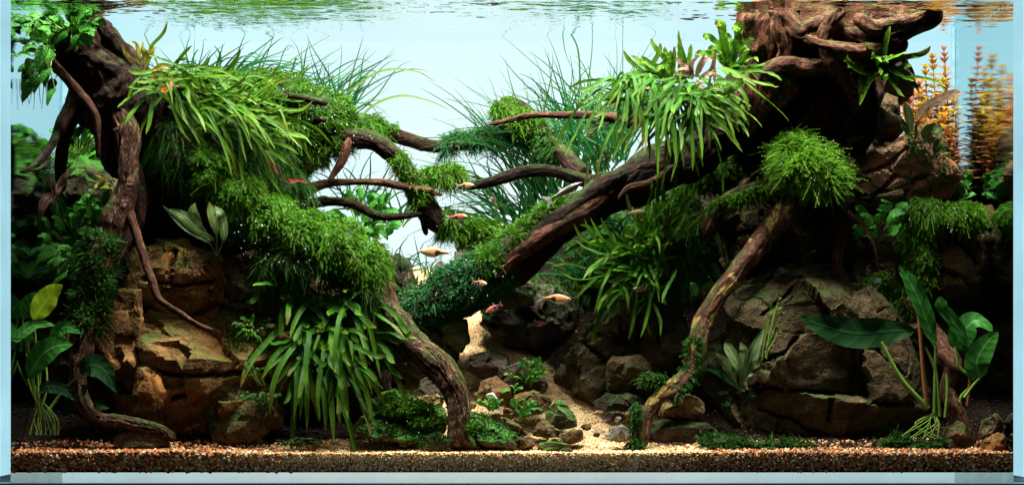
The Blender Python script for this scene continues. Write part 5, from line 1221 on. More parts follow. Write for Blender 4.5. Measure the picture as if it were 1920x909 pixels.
# ---- grass ----
def grass(label, bases, n, Lpx, wpx, m, dx=(-.5, .5), dz=(.6, 1), g=(0, 0, -.25), y=.39, jit=10, name='grass_tuft', group='tufts of thin background grass'):
    root = thing(name, label, 'grass', W(bases[0][0], bases[0][1], y), group)
    for k in range(int(n * 1.35)):
        bx, by = bases[U.randrange(len(bases))]
        yy = y + rnd(-.03, .03)
        b = W(bx + rnd(-jit, jit), by + rnd(-6, 6), yy)
        d = D2(rnd(*dx), rnd(*dz), rnd(-.2, .2)); L = S(rnd(*Lpx) * rnd(.9, 1.35), yy)
        gg = np.array(g, float) * rnd(.2, 2.6) + np.array([d[0] * rnd(0, .5), rnd(-.1, .1), 0])
        C = arc(b, d, L, gg, (rnd(-.06, .06), 0, rnd(-.04, .04)), rnd(-.5, .5))
        leaf(root, C, S(rnd(*wpx) * .58, yy), w_grass, (rnd(-.6, .6), -1, .1), m if U.random() > .12 else GRASS_OLD, nseg=12, nx=2, cup=.2, name='blade', twist=rnd(-.9, .9))
    return root
grass('grass rising behind the left moss mound near the stump', [(320, 160), (360, 150), (400, 150)], 34, (60, 110), (4, 6.5), GRASS, (-.6, .8), (.5, 1), y=.36)
grass('grass leaning right behind the middle of the left mound', [(430, 160), (480, 170), (520, 180)], 42, (80, 160), (4, 6.5), GRASS, (.1, 1), (.35, .9), (0, 0, -.32), y=.36)
grass('tall grass at the right edge of the left mound', [(560, 215), (610, 225), (640, 225)], 46, (90, 180), (4, 6.5), GRASS, (-.25, .8), (.6, 1), (0, 0, -.2), y=.35)
al = thing('long_grass_blade', 'upper of two lone long blades arching right over the bright water', 'grass', W(655, 165, .33), 'lone long grass blades')
leaf(al, [W(650, 175, .33), W(700, 140, .33), W(742, 130, .33), W(785, 136, .33), W(819, 155, .33)], S(5), w_grass, (0, -1, .4), GRASS_OLD, name='blade', nseg=20, nx=2)
al = thing('long_grass_blade', 'lower of two lone long blades arching right over the bright water', 'grass', W(672, 222, .33), 'lone long grass blades')
leaf(al, [W(672, 224, .33), W(705, 195, .33), W(752, 180, .33), W(800, 188, .33), W(848, 208, .33)], S(5), w_grass, (0, -1, .4), GRASS_OLD, name='blade', nseg=20, nx=2)
al = thing('long_grass_blade', 'thin looping blade standing above the right grass', 'grass', W(1060, 170, .37), 'lone long grass blades')
leaf(al, [W(1075, 230, .37), W(1086, 180, .37), W(1084, 95, .37), W(1062, 55, .37), W(1055, 60, .37), W(1062, 105, .37), W(1085, 150, .37)], S(3), w_grass, (0, -1, .3), GRASS, name='blade', nseg=36, nx=2)
grass('tall grass behind the right trunk, left part', [(1000, 400), (1030, 390), (1060, 380), (1010, 360)], 70, (170, 300), (4.5, 7), GRASS, (-.55, .35), (.7, 1), (-.1, 0, -.22), y=.37, jit=16)
grass('tall grass behind the right trunk, middle part', [(1090, 330), (1130, 320), (1160, 300)], 62, (170, 300), (4.5, 7), GRASS, (-.6, .45), (.6, 1), (-.05, 0, -.25), y=.37, jit=16)
grass('grass leaning right near the upright fern', [(1180, 250), (1210, 240)], 26, (90, 170), (4, 6), GRASS, (-.7, .5), (.6, 1), (0, 0, -.2), y=.35)
grass('dense grass rising just left of the cascading fern', [(1060, 300), (1100, 290), (1140, 280), (1020, 330)], 60, (120, 230), (4, 6.5), GRASS, (-.7, .6), (.5, 1), (-.05, 0, -.25), y=.35, jit=18)
grass('teal grass filling the bright gap beside the trunk', [(960, 440), (990, 430), (1010, 420), (950, 400)], 58, (80, 170), (4, 6.5), GRASS, (-.8, .2), (.5, 1), (-.25, 0, -.2), y=.40, jit=16)
grass('short teal grass standing over the far branch', [(880, 270), (905, 268), (930, 262)], 26, (25, 60), (3, 5), GRASS, (-.6, .6), (.6, 1), (0, 0, -.1), y=.375, jit=10)
grass('thin grass inside the arch of the left branch', [(660, 390), (700, 400), (740, 420)], 40, (70, 140), (4, 6), GRASS, (-.8, .6), (.4, 1), (0, 0, -.3), y=.38, jit=20)
grass('thin grass at the foot of the gap below the arching branch', [(740, 500), (760, 510), (800, 515)], 20, (30, 90), (3, 5), GRASS, (-.3, .9), (.3, 1), (0, 0, -.3), y=.38, jit=12)
grass('short grass on the far sand left of the trunk', [(735, 575), (760, 570), (785, 565)], 30, (20, 50), (3, 5), GRASS, (-.6, .6), (.6, 1), (0, 0, -.1), y=.26, jit=14)
grass('shaded grass below the trunk behind the fanning fern', [(1080, 520), (1120, 500), (1160, 440)], 46, (60, 130), (4, 6), GRASS, (-.9, .4), (.2, 1), (0, 0, -.2), y=.24, jit=18)

# ---- round leaved plants ----
def leafy(label, base, targets, Lpx, wpx, m, y, name='anubias', cat='anubias', group='round leaved anubias', prof=w_ovate, petm=None, hint=(0, -.8, .7), droop=.25, out=None, jy=.02, ruffle=.03, hj=.5):
    root = thing(name, label, cat, W(base[0], base[1], y), group)
    b0 = W(base[0], base[1], y + .01)
    for t in targets:
        tx_, ty__ = t[0], t[1]
        yy = y + rnd(-jy, jy * .5)
        a = W(tx_, ty__, yy)
        dv = np.array([a[0] - b0[0], 0, a[2] - b0[2]])
        dirv = norm(dv + np.array([rnd(-1, 1), 0, rnd(-1, 1)]) * (0.35 * np.linalg.norm(dv) + .004)) if out is None else norm(np.array(out, float) + [rnd(-.8, .8), rnd(-.5, .3), rnd(-.6, .6)])
        dirv = norm(dirv + np.array([0, -rnd(.1, .8), 0]))
        L = S(rnd(*Lpx), yy); wd = S(rnd(*wpx), yy)
        st_ = b0 + (a - b0) * rnd(.25, .55) + np.array([rnd(-.004, .004), rnd(-.003, .006), rnd(-.004, .004)])
        bot = a - dirv * L * .5
        rodpart(root, [st_, (st_ + bot) / 2 + np.array([0, 0, .002]), bot], .0009, .0007, petm or STEM_GREEN, 'stem', 5, 6)
        C = [bot, bot + dirv * L * .35 + [0, 0, .001], bot + dirv * L * .7, bot + dirv * L + np.array([0, 0, -droop * L])]
        hv = np.array(hint, float) + np.array([rnd(-hj, hj), 0, rnd(-hj, hj) * .8])
        leaf(root, C, wd, prof, hv, m, nseg=12, nx=4, cup=rnd(-.25, .35), ruffle=ruffle, rfreq=2)
    return root
def scatter(cx_, cy_, rx, ry, n):
    out = []
    for k in range(n):
        a = rnd(0, 6.28); r = math.sqrt(U.random())
        out.append((cx_ + math.cos(a) * rx * r, cy_ + math.sin(a) * ry * r))
    return out
leafy('bushy anubias perched on the top left corner of the stump', (140, 60), scatter(118, 42, 72, 42, 44) + [(198, 14), (175, 22), (160, 30)], (26, 38), (17, 24), GREEN_ANU, .11, out=None, jy=.03)
leafy('lower half of the corner anubias hanging beside the left pane', (100, 90), scatter(66, 105, 32, 62, 34) + [(95, 178), (52, 170)], (26, 38), (17, 24), GREEN_ANU, .045, out=None, jy=.02)
an_r = thing('hanging_roots', 'pale thread roots hanging under the top left anubias', 'roots', W(60, 150, .13), None)
for k in range(7):
    x0 = 45 + k * 7
    rodpart(an_r, [W(x0, 148, .12), W(x0 + rnd(-4, 4), 170, .12), W(x0 + rnd(-7, 7), 185 + rnd(0, 25), .12)], .0006, .0003, STEM_GREEN, 'root', 4, 8)
leafy('small dark leaf drooping from the stump corner', (120, 140), [(97, 160)], (26, 28), (17, 18), GREEN_DARKBIG, .11)
leafy('dense anubias bush between the stump roots at left', (150, 480), scatter(135, 430, 78, 55, 60) + scatter(95, 490, 45, 34, 24) + scatter(190, 380, 38, 30, 14), (28, 44), (15, 23), GREEN_ANU, .17, jy=.04)
leafy('narrow leaved plant behind the upper left roots', (150, 290), scatter(150, 255, 55, 28, 22), (26, 44), (10, 15), GREEN_ANU, .26, prof=w_lance, jy=.03)
leafy('leafy green growth at the back behind the far left roots', (80, 330), scatter(150, 275, 30, 40, 30) + scatter(180, 320, 40, 30, 20), (24, 40), (12, 18), GREEN_ANU, .36, jy=.03, prof=w_lance)
mound('hazy background moss hump behind the far left roots', [(145, 310, .36, 28, 45, .03), (190, 330, .36, 60, 40, .03)], 1500, MOSS, 131, CORE, L=0.02, droop=0.2)
mound('dark background foliage hump under the orange stem plants', [(1755, 335, .36, 34, 45, .03), (1720, 310, .36, 40, 40, .02)], 1500, MOSS_DARK, 132, CORE, L=0.02, droop=0.2)
leafy('anubias leaves glimpsed through the arch of the left branch', (670, 440), scatter(680, 405, 65, 50, 44) + scatter(640, 430, 30, 25, 14), (26, 42), (15, 22), GREEN_ANU, .33, jy=.03)
leafy('small anubias with heart shaped leaves on the right rocks', (1645, 455), [(1660, 385), (1625, 408), (1650, 402), (1682, 400), (1680, 428), (1612, 398), (1640, 432), (1672, 412), (1608, 432), (1690, 388)], (30, 38), (21, 27), GREEN_ANU, .13, jy=.012)
leafy('anubias with glossy leaves left of the split rock', (1360, 560), [(1340, 505), (1315, 510), (1370, 498), (1385, 535), (1405, 540), (1360, 545), (1395, 560), (1420, 545), (1375, 570), (1330, 540), (1412, 565), (1350, 525)] + scatter(1385, 550, 40, 25, 8), (28, 40), (18, 24), GREEN_ANU, .18, jy=.02)
leafy('pale green leaf poking out beside the golden root', (1300, 560), [(1300, 540)], (30, 34), (14, 16), GREEN_BIG, .12)
leafy('leafy plant at the right of the mossy capped rock', (1820, 370), scatter(1805, 345, 18, 26, 14), (24, 36), (12, 18), GREEN_ANU, .25, jy=.02)
leafy('low plant peeking over the right bank by the corner stones', (1790, 420), scatter(1790, 400, 18, 20, 8), (20, 30), (10, 14), GREEN_ANU, .27, jy=.02)
leafy('small leaf sprigs growing on the dark path stone', (985, 725), scatter(985, 695, 40, 22, 26), (12, 20), (6, 9), GREEN_ANU, .12, prof=w_lance, jy=.01)
leafy('upright sprig at the right end of the dark path stone', (1008, 710), scatter(1008, 682, 10, 14, 12), (12, 18), (6, 8), GREEN_BIG, .125, prof=w_lance, jy=.008)
leafy('little bright rosette in the stone heap', (975, 790), scatter(980, 762, 24, 16, 18), (12, 18), (7, 10), GREEN_BIG, .065, jy=.01)
leafy('little bright rosette left of the reddish boulder', (925, 770), scatter(918, 756, 26, 12, 14), (10, 17), (6, 9), GREEN_BIG, .075, jy=.008)
leafy('pair of tiny leaves above the reddish boulder', (955, 735), [(948, 732), (968, 722), (975, 728)], (16, 20), (7, 9), GREEN_BIG, .10, jy=.004)
leafy('tiny leaves sprouting on the lumpy left boulder', (500, 745), scatter(495, 742, 40, 10, 12) + scatter(470, 690, 20, 12, 5), (9, 15), (6, 9), GREEN_BIG, .045, jy=.006)
leafy('small leaf cluster clinging to the slanting rock face', (470, 620), scatter(468, 612, 30, 28, 18), (12, 20), (5, 8), GREEN_FERN, .060, prof=w_lance, jy=.006)
leafy('small leafy stem in front of the split rock', (1420, 700), scatter(1455, 590, 14, 40, 8), (10, 16), (5, 8), GREEN_FERN, .07, prof=w_lance, jy=.004)
leafy('scattered ground leaves at the foot of the strap fern', (540, 835), scatter(560, 828, 50, 7, 14), (12, 20), (6, 9), GREEN_DARKBIG, .03, jy=.006)

# ---- explicit big leaves ----
def big(root, base, leafpts, w_, m, y0, y1, petiole=None, prof=w_lance, hint=(0, -1, .35), nseg=22, cup=.15, ruffle=.02, pm=None, pr=.0016, name='leaf', rfreq=3, label=None):
    """petiole: pixel points from base to blade start; leafpts: blade centre line in pixels"""
    n = len(leafpts)
    C = [W(a, b, y0 + (y1 - y0) * i / max(1, n - 1)) for i, (a, b) in enumerate(leafpts)]
    o = leaf(root, C, S(w_, y0), prof, hint, m, nseg=nseg, nx=8, cup=cup, ruffle=ruffle, rfreq=rfreq, name=name)
    if label: o['label'] = label
    if petiole:
        rodpart(root, [W(a, b, y0 + .004) for a, b in petiole[:-1]] + [C[0]], pr * 1.2, pr * .7, pm or STEM_GREEN, 'stem', 7, 14)
    return o
bl_ = thing('broad_leaf_plant', 'tall broad leaved plant in the bottom left corner with one yellow leaf', 'anubias', W(72, 760, .06), 'large broad leaved plants')
big(bl_, None, [(62, 600), (78, 575), (98, 550), (118, 534)], 44, YELLOW_LEAF, .06, .045, [(72, 750), (68, 680), (66, 630), (62, 600)], label='bright yellow green leaf', hint=(.3, -1, .5))
big(bl_, None, [(42, 598), (50, 580), (66, 562), (86, 552)], 38, GREEN_BIG, .075, .07, [(72, 750), (50, 670), (42, 598)])
big(bl_, None, [(95, 628), (110, 618), (130, 614), (152, 625)], 28, GREEN_BIG, .055, .04, [(72, 745), (78, 680), (95, 628)])
big(bl_, None, [(22, 645), (45, 622), (70, 608), (103, 610)], 30, GREEN_BIG, .05, .05, [(72, 750), (40, 700), (22, 645)], hint=(0, -1, .9))
big(bl_, None, [(52, 710), (75, 670), (105, 650), (137, 645)], 50, GREEN_BIG, .045, .03, [(74, 760), (60, 735), (52, 710)], hint=(.1, -1, .5))
big(bl_, None, [(40, 660), (52, 625), (70, 605)], 34, GREEN_BIG, .08, .07)
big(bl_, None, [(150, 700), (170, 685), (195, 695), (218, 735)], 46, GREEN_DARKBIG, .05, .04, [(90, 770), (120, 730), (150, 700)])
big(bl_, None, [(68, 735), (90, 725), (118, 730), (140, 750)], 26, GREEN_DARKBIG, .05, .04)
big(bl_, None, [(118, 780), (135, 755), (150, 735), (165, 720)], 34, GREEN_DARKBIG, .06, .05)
big(bl_, None, [(170, 770), (185, 762), (205, 765)], 16, GREEN_DARKBIG, .05, .045)
big(bl_, None, [(135, 690), (138, 670), (136, 640)], 26, GREEN_DARKBIG, .08, .08)
for k in range(16):
    x0 = 60 + rnd(0, 50)
    rodpart(bl_, [W(75, 745 + rnd(0, 20), .05), W(x0, 785, .045), W(x0 + rnd(-10, 10), 815, .04)], .0006, .0003, STEM_GREEN, 'root', 4, 8)
for x0, x1 in ((66, 60), (70, 72), (80, 95), (52, 70)):
    rodpart(bl_, [W(72, 775, .05), W((x0 + x1) / 2, 720, .05), W(x0, 640, .055)], .0022, .0014, STEM_GREEN, 'stem', 7, 12)

rl = thing('broad_leaf_plant', 'tall plant with big ruffled leaves on long stalks at bottom right', 'echinodorus', W(1750, 780, .05), 'large broad leaved plants')
BP = (1752, 775)
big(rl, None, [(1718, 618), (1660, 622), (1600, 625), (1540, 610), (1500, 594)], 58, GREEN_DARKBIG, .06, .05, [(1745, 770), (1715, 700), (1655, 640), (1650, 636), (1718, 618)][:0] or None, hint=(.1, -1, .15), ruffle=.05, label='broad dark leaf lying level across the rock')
big(rl, None, [(1755, 650), (1740, 610), (1722, 560), (1700, 520), (1686, 497)], 40, GREEN_BIG, .05, .045, [(1755, 770), (1752, 710), (1755, 650)], ruffle=.05, hint=(.5, -1, .2))
big(rl, None, [(1825, 690), (1812, 640), (1785, 600), (1765, 575), (1762, 555)], 26, GREEN_BIG, .05, .04, [(1770, 780), (1800, 730), (1825, 690)][:0] or [(1826, 712), (1830, 700), (1825, 690)], ruffle=.05, hint=(.3, -1, .2), prof=w_strap)
big(rl, None, [(1790, 655), (1805, 625), (1830, 602), (1862, 620)], 50, GREEN_BIG, .055, .04, None, hint=(.2, -1, .8), ruffle=.05, prof=w_ovate)
big(rl, None, [(1838, 708), (1832, 680), (1850, 645), (1872, 622)], 48, GREEN_BIG, .035, .03, [(1808, 745), (1825, 722), (1838, 708)], hint=(-.2, -1, .2), prof=w_ovate)
for a, b_, c_, mm, r_ in (((1652, 640), (1690, 710), (1740, 765), STEM_GREEN, .0026), ((1722, 580), (1730, 680), (1738, 765), STEM_BROWN, .0026), ((1755, 640), (1753, 720), (1752, 775), STEM_GREEN, .0022), ((1735, 650), (1755, 700), (1762, 780), STEM_GREEN, .0020), ((1815, 678), (1818, 720), (1814, 760), STEM_BROWN, .0020), ((1838, 708), (1806, 738), (1800, 752), STEM_GREEN, .0018), ((1775, 700), (1776, 740), (1772, 782), STEM_GREEN, .0018), ((1790, 650), (1800, 690), (1828, 708), STEM_GREEN, .0018)):
    rodpart(rl, [W(*a, .052), W(*b_, .05), W(*c_, .05)], r_ * .8, r_ * 1.25, mm, 'stem', 8, 16)
for k in range(12):
    rodpart(rl, [W(1748 + rnd(-8, 10), 775, .05), W(1735 + rnd(-25, 30), 795, .045), W(1730 + rnd(-40, 40), 812 + rnd(0, 12), .04)], .0009, .0004, STEM_GREEN, 'root', 4, 8)

def crypt(label, base, y, leaves, m, pm=None, cat='crypt', name='crypt', group='small lance leaved crypts', prof=w_lance, hint=(0, -1, .3)):
    root = thing(name, label, cat, W(base[0], base[1], y), group)
    for pts, w_ in leaves:
        C = [W(base[0], base[1], y)] + [W(a, b, y + rnd(-.02, .004) * (i + 1) * .5) for i, (a, b) in enumerate(pts)]
        leaf(root, C, S(w_), with_petiole(prof, .22, .09), np.array(hint) + np.array([rnd(-.4, .4), 0, rnd(-.3, .3)]), m, nseg=20, nx=6, cup=rnd(.1, .4), ruffle=.05, rfreq=3)
    return root
crypt('grey green crypt standing on top of the left rock', (408, 478), .10, [([(385, 445), (350, 410), (318, 392)], 24), ([(375, 430), (362, 400), (366, 380)], 22), ([(405, 430), (398, 400), (392, 378)], 20), ([(420, 445), (415, 405), (402, 385)], 18), ([(400, 450), (375, 440), (340, 418), (305, 385)], 16)], GREY_CRYPT)
crypt('orange and olive crypt on the edge of the left stump', (268, 140), .14, [([(262, 110), (255, 85), (240, 78)], 9), ([(272, 110), (270, 92), (268, 78)], 14), ([(278, 112), (285, 95), (294, 88)], 12), ([(255, 118), (238, 105), (228, 82)], 9), ([(290, 130), (305, 124), (325, 124)], 12)], OLIVE_LEAF)
crypt('cluster of amber leaves below the olive crypt', (285, 165), .135, [([(292, 150), (300, 140), (308, 130)], 14), ([(295, 158), (308, 152), (318, 146)], 14), ([(285, 150), (288, 140), (292, 130)], 13), ([(296, 165), (308, 168), (316, 168)], 13)], ORANGE_LEAF)
crypt('red stemmed crypt at the left foot of the stump', (103, 392), .14, [([(100, 365), (95, 345), (92, 335)], 5), ([(108, 360), (120, 335), (138, 318)], 16), ([(98, 378), (88, 370), (80, 390), (75, 412)], 20), ([(110, 365), (112, 350), (115, 330)], 8)], BRONZE_LEAF)
crypt('brown leaf plant near the left glass pane', (170, 370), .13, [([(178, 352), (190, 344), (210, 344)], 8), ([(185, 350), (195, 335), (176, 328)], 10), ([(190, 348), (205, 350), (215, 350)], 8)], OLIVE_LEAF)
crypt('red leaf crypt in the shade under the left mound', (530, 345), .16, [([(524, 325), (512, 305), (506, 290)], 9), ([(545, 342), (562, 338), (580, 346)], 9), ([(538, 335), (548, 338), (556, 342)], 7)], RED_LEAF)
crypt('pale green crypt left of the split rock', (1388, 735), .10, [([(1375, 705), (1360, 680), (1342, 662)], 20), ([(1385, 690), (1368, 655), (1358, 642)], 20), ([(1392, 690), (1395, 660), (1388, 640)], 18), ([(1400, 695), (1412, 660), (1432, 615)], 24), ([(1400, 705), (1415, 690), (1424, 675)], 16)], GREY_CRYPT)
crypt('dark crypt leaves around the pale one', (1395, 750), .11, [([(1410, 710), (1430, 665), (1435, 610)], 26), ([(1380, 720), (1350, 700), (1320, 690)], 20), ([(1405, 740), (1420, 735), (1430, 732)], 16), ([(1370, 755), (1360, 755), (1352, 756)], 14)], GREEN_DARKBIG)
crypt('small brown crypt clump on the far slope in the gap', (772, 560), .27, [([(768, 545), (762, 530), (760, 518)], 7), ([(775, 545), (780, 530), (785, 515)], 8), ([(780, 548), (792, 538), (802, 525)], 8), ([(765, 550), (750, 542), (738, 530)], 8), ([(770, 540), (768, 525), (765, 508)], 6)], GREY_CRYPT)
tan = thing('bronze_leaf_plant', 'plant with one long tan leaf and grey green leaves by the right corner', 'crypt', W(1718, 256, .20), 'small lance leaved crypts')
o = big(tan, None, [(1722, 225), (1732, 205), (1755, 190), (1785, 178), (1804, 178)], 19, TAN_LEAF, .20, .17, [(1720, 258), (1718, 240), (1722, 225)], prof=w_strap, pm=STEM_BROWN, label='long tan leaf arching right')
big(tan, None, [(1706, 250), (1706, 225), (1700, 205), (1694, 190)], 18, GREY_CRYPT, .20, .19, [(1718, 260), (1710, 256), (1706, 250)])
big(tan, None, [(1703, 252), (1696, 238), (1690, 222)], 14, GREY_CRYPT, .19, .19)
big(tan, None, [(1728, 258), (1745, 245), (1757, 243), (1766, 252)], 26, GREY_CRYPT, .19, .17, None, prof=w_ovate)
rodpart(tan, [W(1716, 262, .20), W(1716, 230, .20), W(1717, 205, .20)], .001, .0006, STEM_BROWN, 'stem')
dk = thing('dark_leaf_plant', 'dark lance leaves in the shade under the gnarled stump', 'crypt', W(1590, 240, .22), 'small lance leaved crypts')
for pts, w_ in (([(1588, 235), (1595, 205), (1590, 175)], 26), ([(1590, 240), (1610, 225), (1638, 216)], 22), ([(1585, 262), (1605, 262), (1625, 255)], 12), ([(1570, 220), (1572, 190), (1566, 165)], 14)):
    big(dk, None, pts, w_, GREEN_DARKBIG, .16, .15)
# bucephalandra on the trunk
bc = thing('bronze_leaf_plant', 'small purplish brown leaved plant nestled among the right ferns', 'bucephalandra', W(1300, 150, .115), 'small lance leaved crypts')
for pts, w_ in (([(1300, 150), (1285, 138), (1262, 140)], 11), ([(1300, 148), (1290, 128), (1268, 132)], 10), ([(1305, 145), (1312, 125), (1322, 100)], 11), ([(1310, 140), (1320, 115), (1340, 110)], 10), ([(1310, 150), (1325, 140), (1345, 135)], 11), ([(1295, 140), (1280, 120), (1264, 108)], 12), ([(1306, 150), (1312, 160), (1325, 170)], 9), ([(1318, 140), (1335, 130), (1342, 90)], 10), ([(1300, 140), (1296, 122), (1310, 105)], 10), ([(1330, 150), (1338, 130), (1340, 160)], 9)):
    big(bc, None, pts, w_, BRONZE_LEAF, .11, .10, ruffle=.08)
# whitish little leaves on trunk
wl = thing('pale_leaf_plant', 'tiny pale grey green leaves beside the thin bare branch', 'bucephalandra', W(1120, 235, .13), 'small lance leaved crypts')
for k in range(9):
    x0, y0_ = 1112 + rnd(-12, 22), 235 + rnd(-22, 18)
    big(wl, None, [(x0, y0_), (x0 + rnd(-14, 14), y0_ + rnd(-4, 8)), (x0 + rnd(-22, 22), y0_ + rnd(-2, 14))], 8, GREY_CRYPT, .13, .125)
# pale loose blades near trunk
pb = thing('pale_grass_blades', 'few pale yellowish blades hanging over the trunk top', 'grass', W(1100, 290, .14), None)
for a, b_, c_ in (((1108, 285), (1100, 330), (1091, 362)), ((1118, 300), (1122, 330), (1120, 350)), ((1135, 280), (1148, 300), (1160, 312)), ((1140, 265), (1140, 285), (1133, 300))):
    leaf(pb, [W(*a, .135), W(*b_, .13), W(*c_, .13)], S(4), w_grass, (0, -1, .3), GRASS_OLD, name='blade', nx=2)

# ---- stem plants (orange) ----
def stem_plant(label, px, top, bot, y, m, n=9, rpx=22, lean=0):
    root = thing('stem_plant', label, 'stem plant', W(px, bot, y), 'orange stem plants by the right corner')
    P0, P1 = W(px, bot, y), W(px + lean, top, y)
    rodpart(root, [P0, (P0 + P1) / 2 + [rnd(-.004, .004), 0, 0], P1], .0010, .0007, STEM_BROWN, 'stem', 5, 10)
    for k in range(n):
        t = (k + .5) / n
        c_ = P0 * (1 - t) + P1 * t; R_ = S(rpx, y) * (1.05 - .45 * t) * (1.0 if t < .9 else .8)
        q = 6 if k > n * .4 else 5
        a0 = rnd(0, 6)
        for j in range(q):
            a = a0 + j * 6.28 / q + rnd(-.3, .3)
            d = norm(np.array([math.cos(a), math.sin(a), rnd(.1, .6) + (1.0 if t > .88 else 0)]))
            C = [c_, c_ + d * R_ * .5, c_ + d * R_ + np.array([0, 0, -R_ * .18])]
            leaf(root, C, S(rnd(5, 7.5), y), w_lance, (rnd(-.3, .3), -.4, 1), m, nseg=5, nx=2, cup=.2)
    return root
SP = [(1700, 205, .36), (1716, 150, .38), (1728, 170, .34), (1742, 125, .37), (1752, 200, .33), (1762, 105, .38), (1772, 150, .35), (1780, 90, .39), (1787, 130, .36), (1792, 180, .33), (1708, 250, .33), (1776, 215, .31), (1757, 260, .31), (1790, 250, .31), (1722, 215, .37), (1735, 190, .39), (1765, 180, .38), (1748, 230, .36), (1786, 215, .37), (1712, 180, .39)]
SP += [(1696 + 11 * i__, 140 + (i__ * 53) % 90, .40 + .004 * (i__ % 4)) for i__ in range(9)]
WH = ['short one left of the pillar rock side', 'reddish topped one behind the pale crypt', 'leaning one behind the tan leaf', 'tall amber one in the second row', 'stubby one over the tan leaf', 'tall red tipped one near the corner', 'mid height amber one near the corner', 'tallest red topped one against the corner seam', 'slender one touching the side pane', 'low one touching the side pane', 'low one at the back of the tan stone', 'short front one below the tall ones', 'short front one right of the tan leaf', 'short front one at the pane', 'back one filling in behind the tan leaf base', 'back one filling the middle of the group', 'back one right of the middle', 'low back one under the tan leaf tip', 'low back one near the corner seam', 'back one nearest the gnarled stump'] + ['part of the hazy rear row by the corner'] * 9
for i_, ((px_, top_, y_), wh) in enumerate(zip(SP, WH)):
    px_ = 1702 + (px_ - 1696) * 0.93
    stem_plant('orange stem plant, ' + wh, px_, top_, 350 + rnd(-8, 8), y_, STEMLEAF_RED if (i_ % 3 == 1 or i_ == 7) else STEMLEAF, n=int((350 - top_) / 12) + 2, rpx=rnd(28, 38), lean=rnd(-18, 4))
# left corner small reddish stems seen beside the stump
for px_, lab in () and ((112, 'orange stem plant peeking out behind the stump at far left'), (92, 'orange stem plant nearest the left pane behind the anubias')):
    stem_plant(lab, px_, 150, 240, .38, STEMLEAF_RED, n=6, rpx=18)

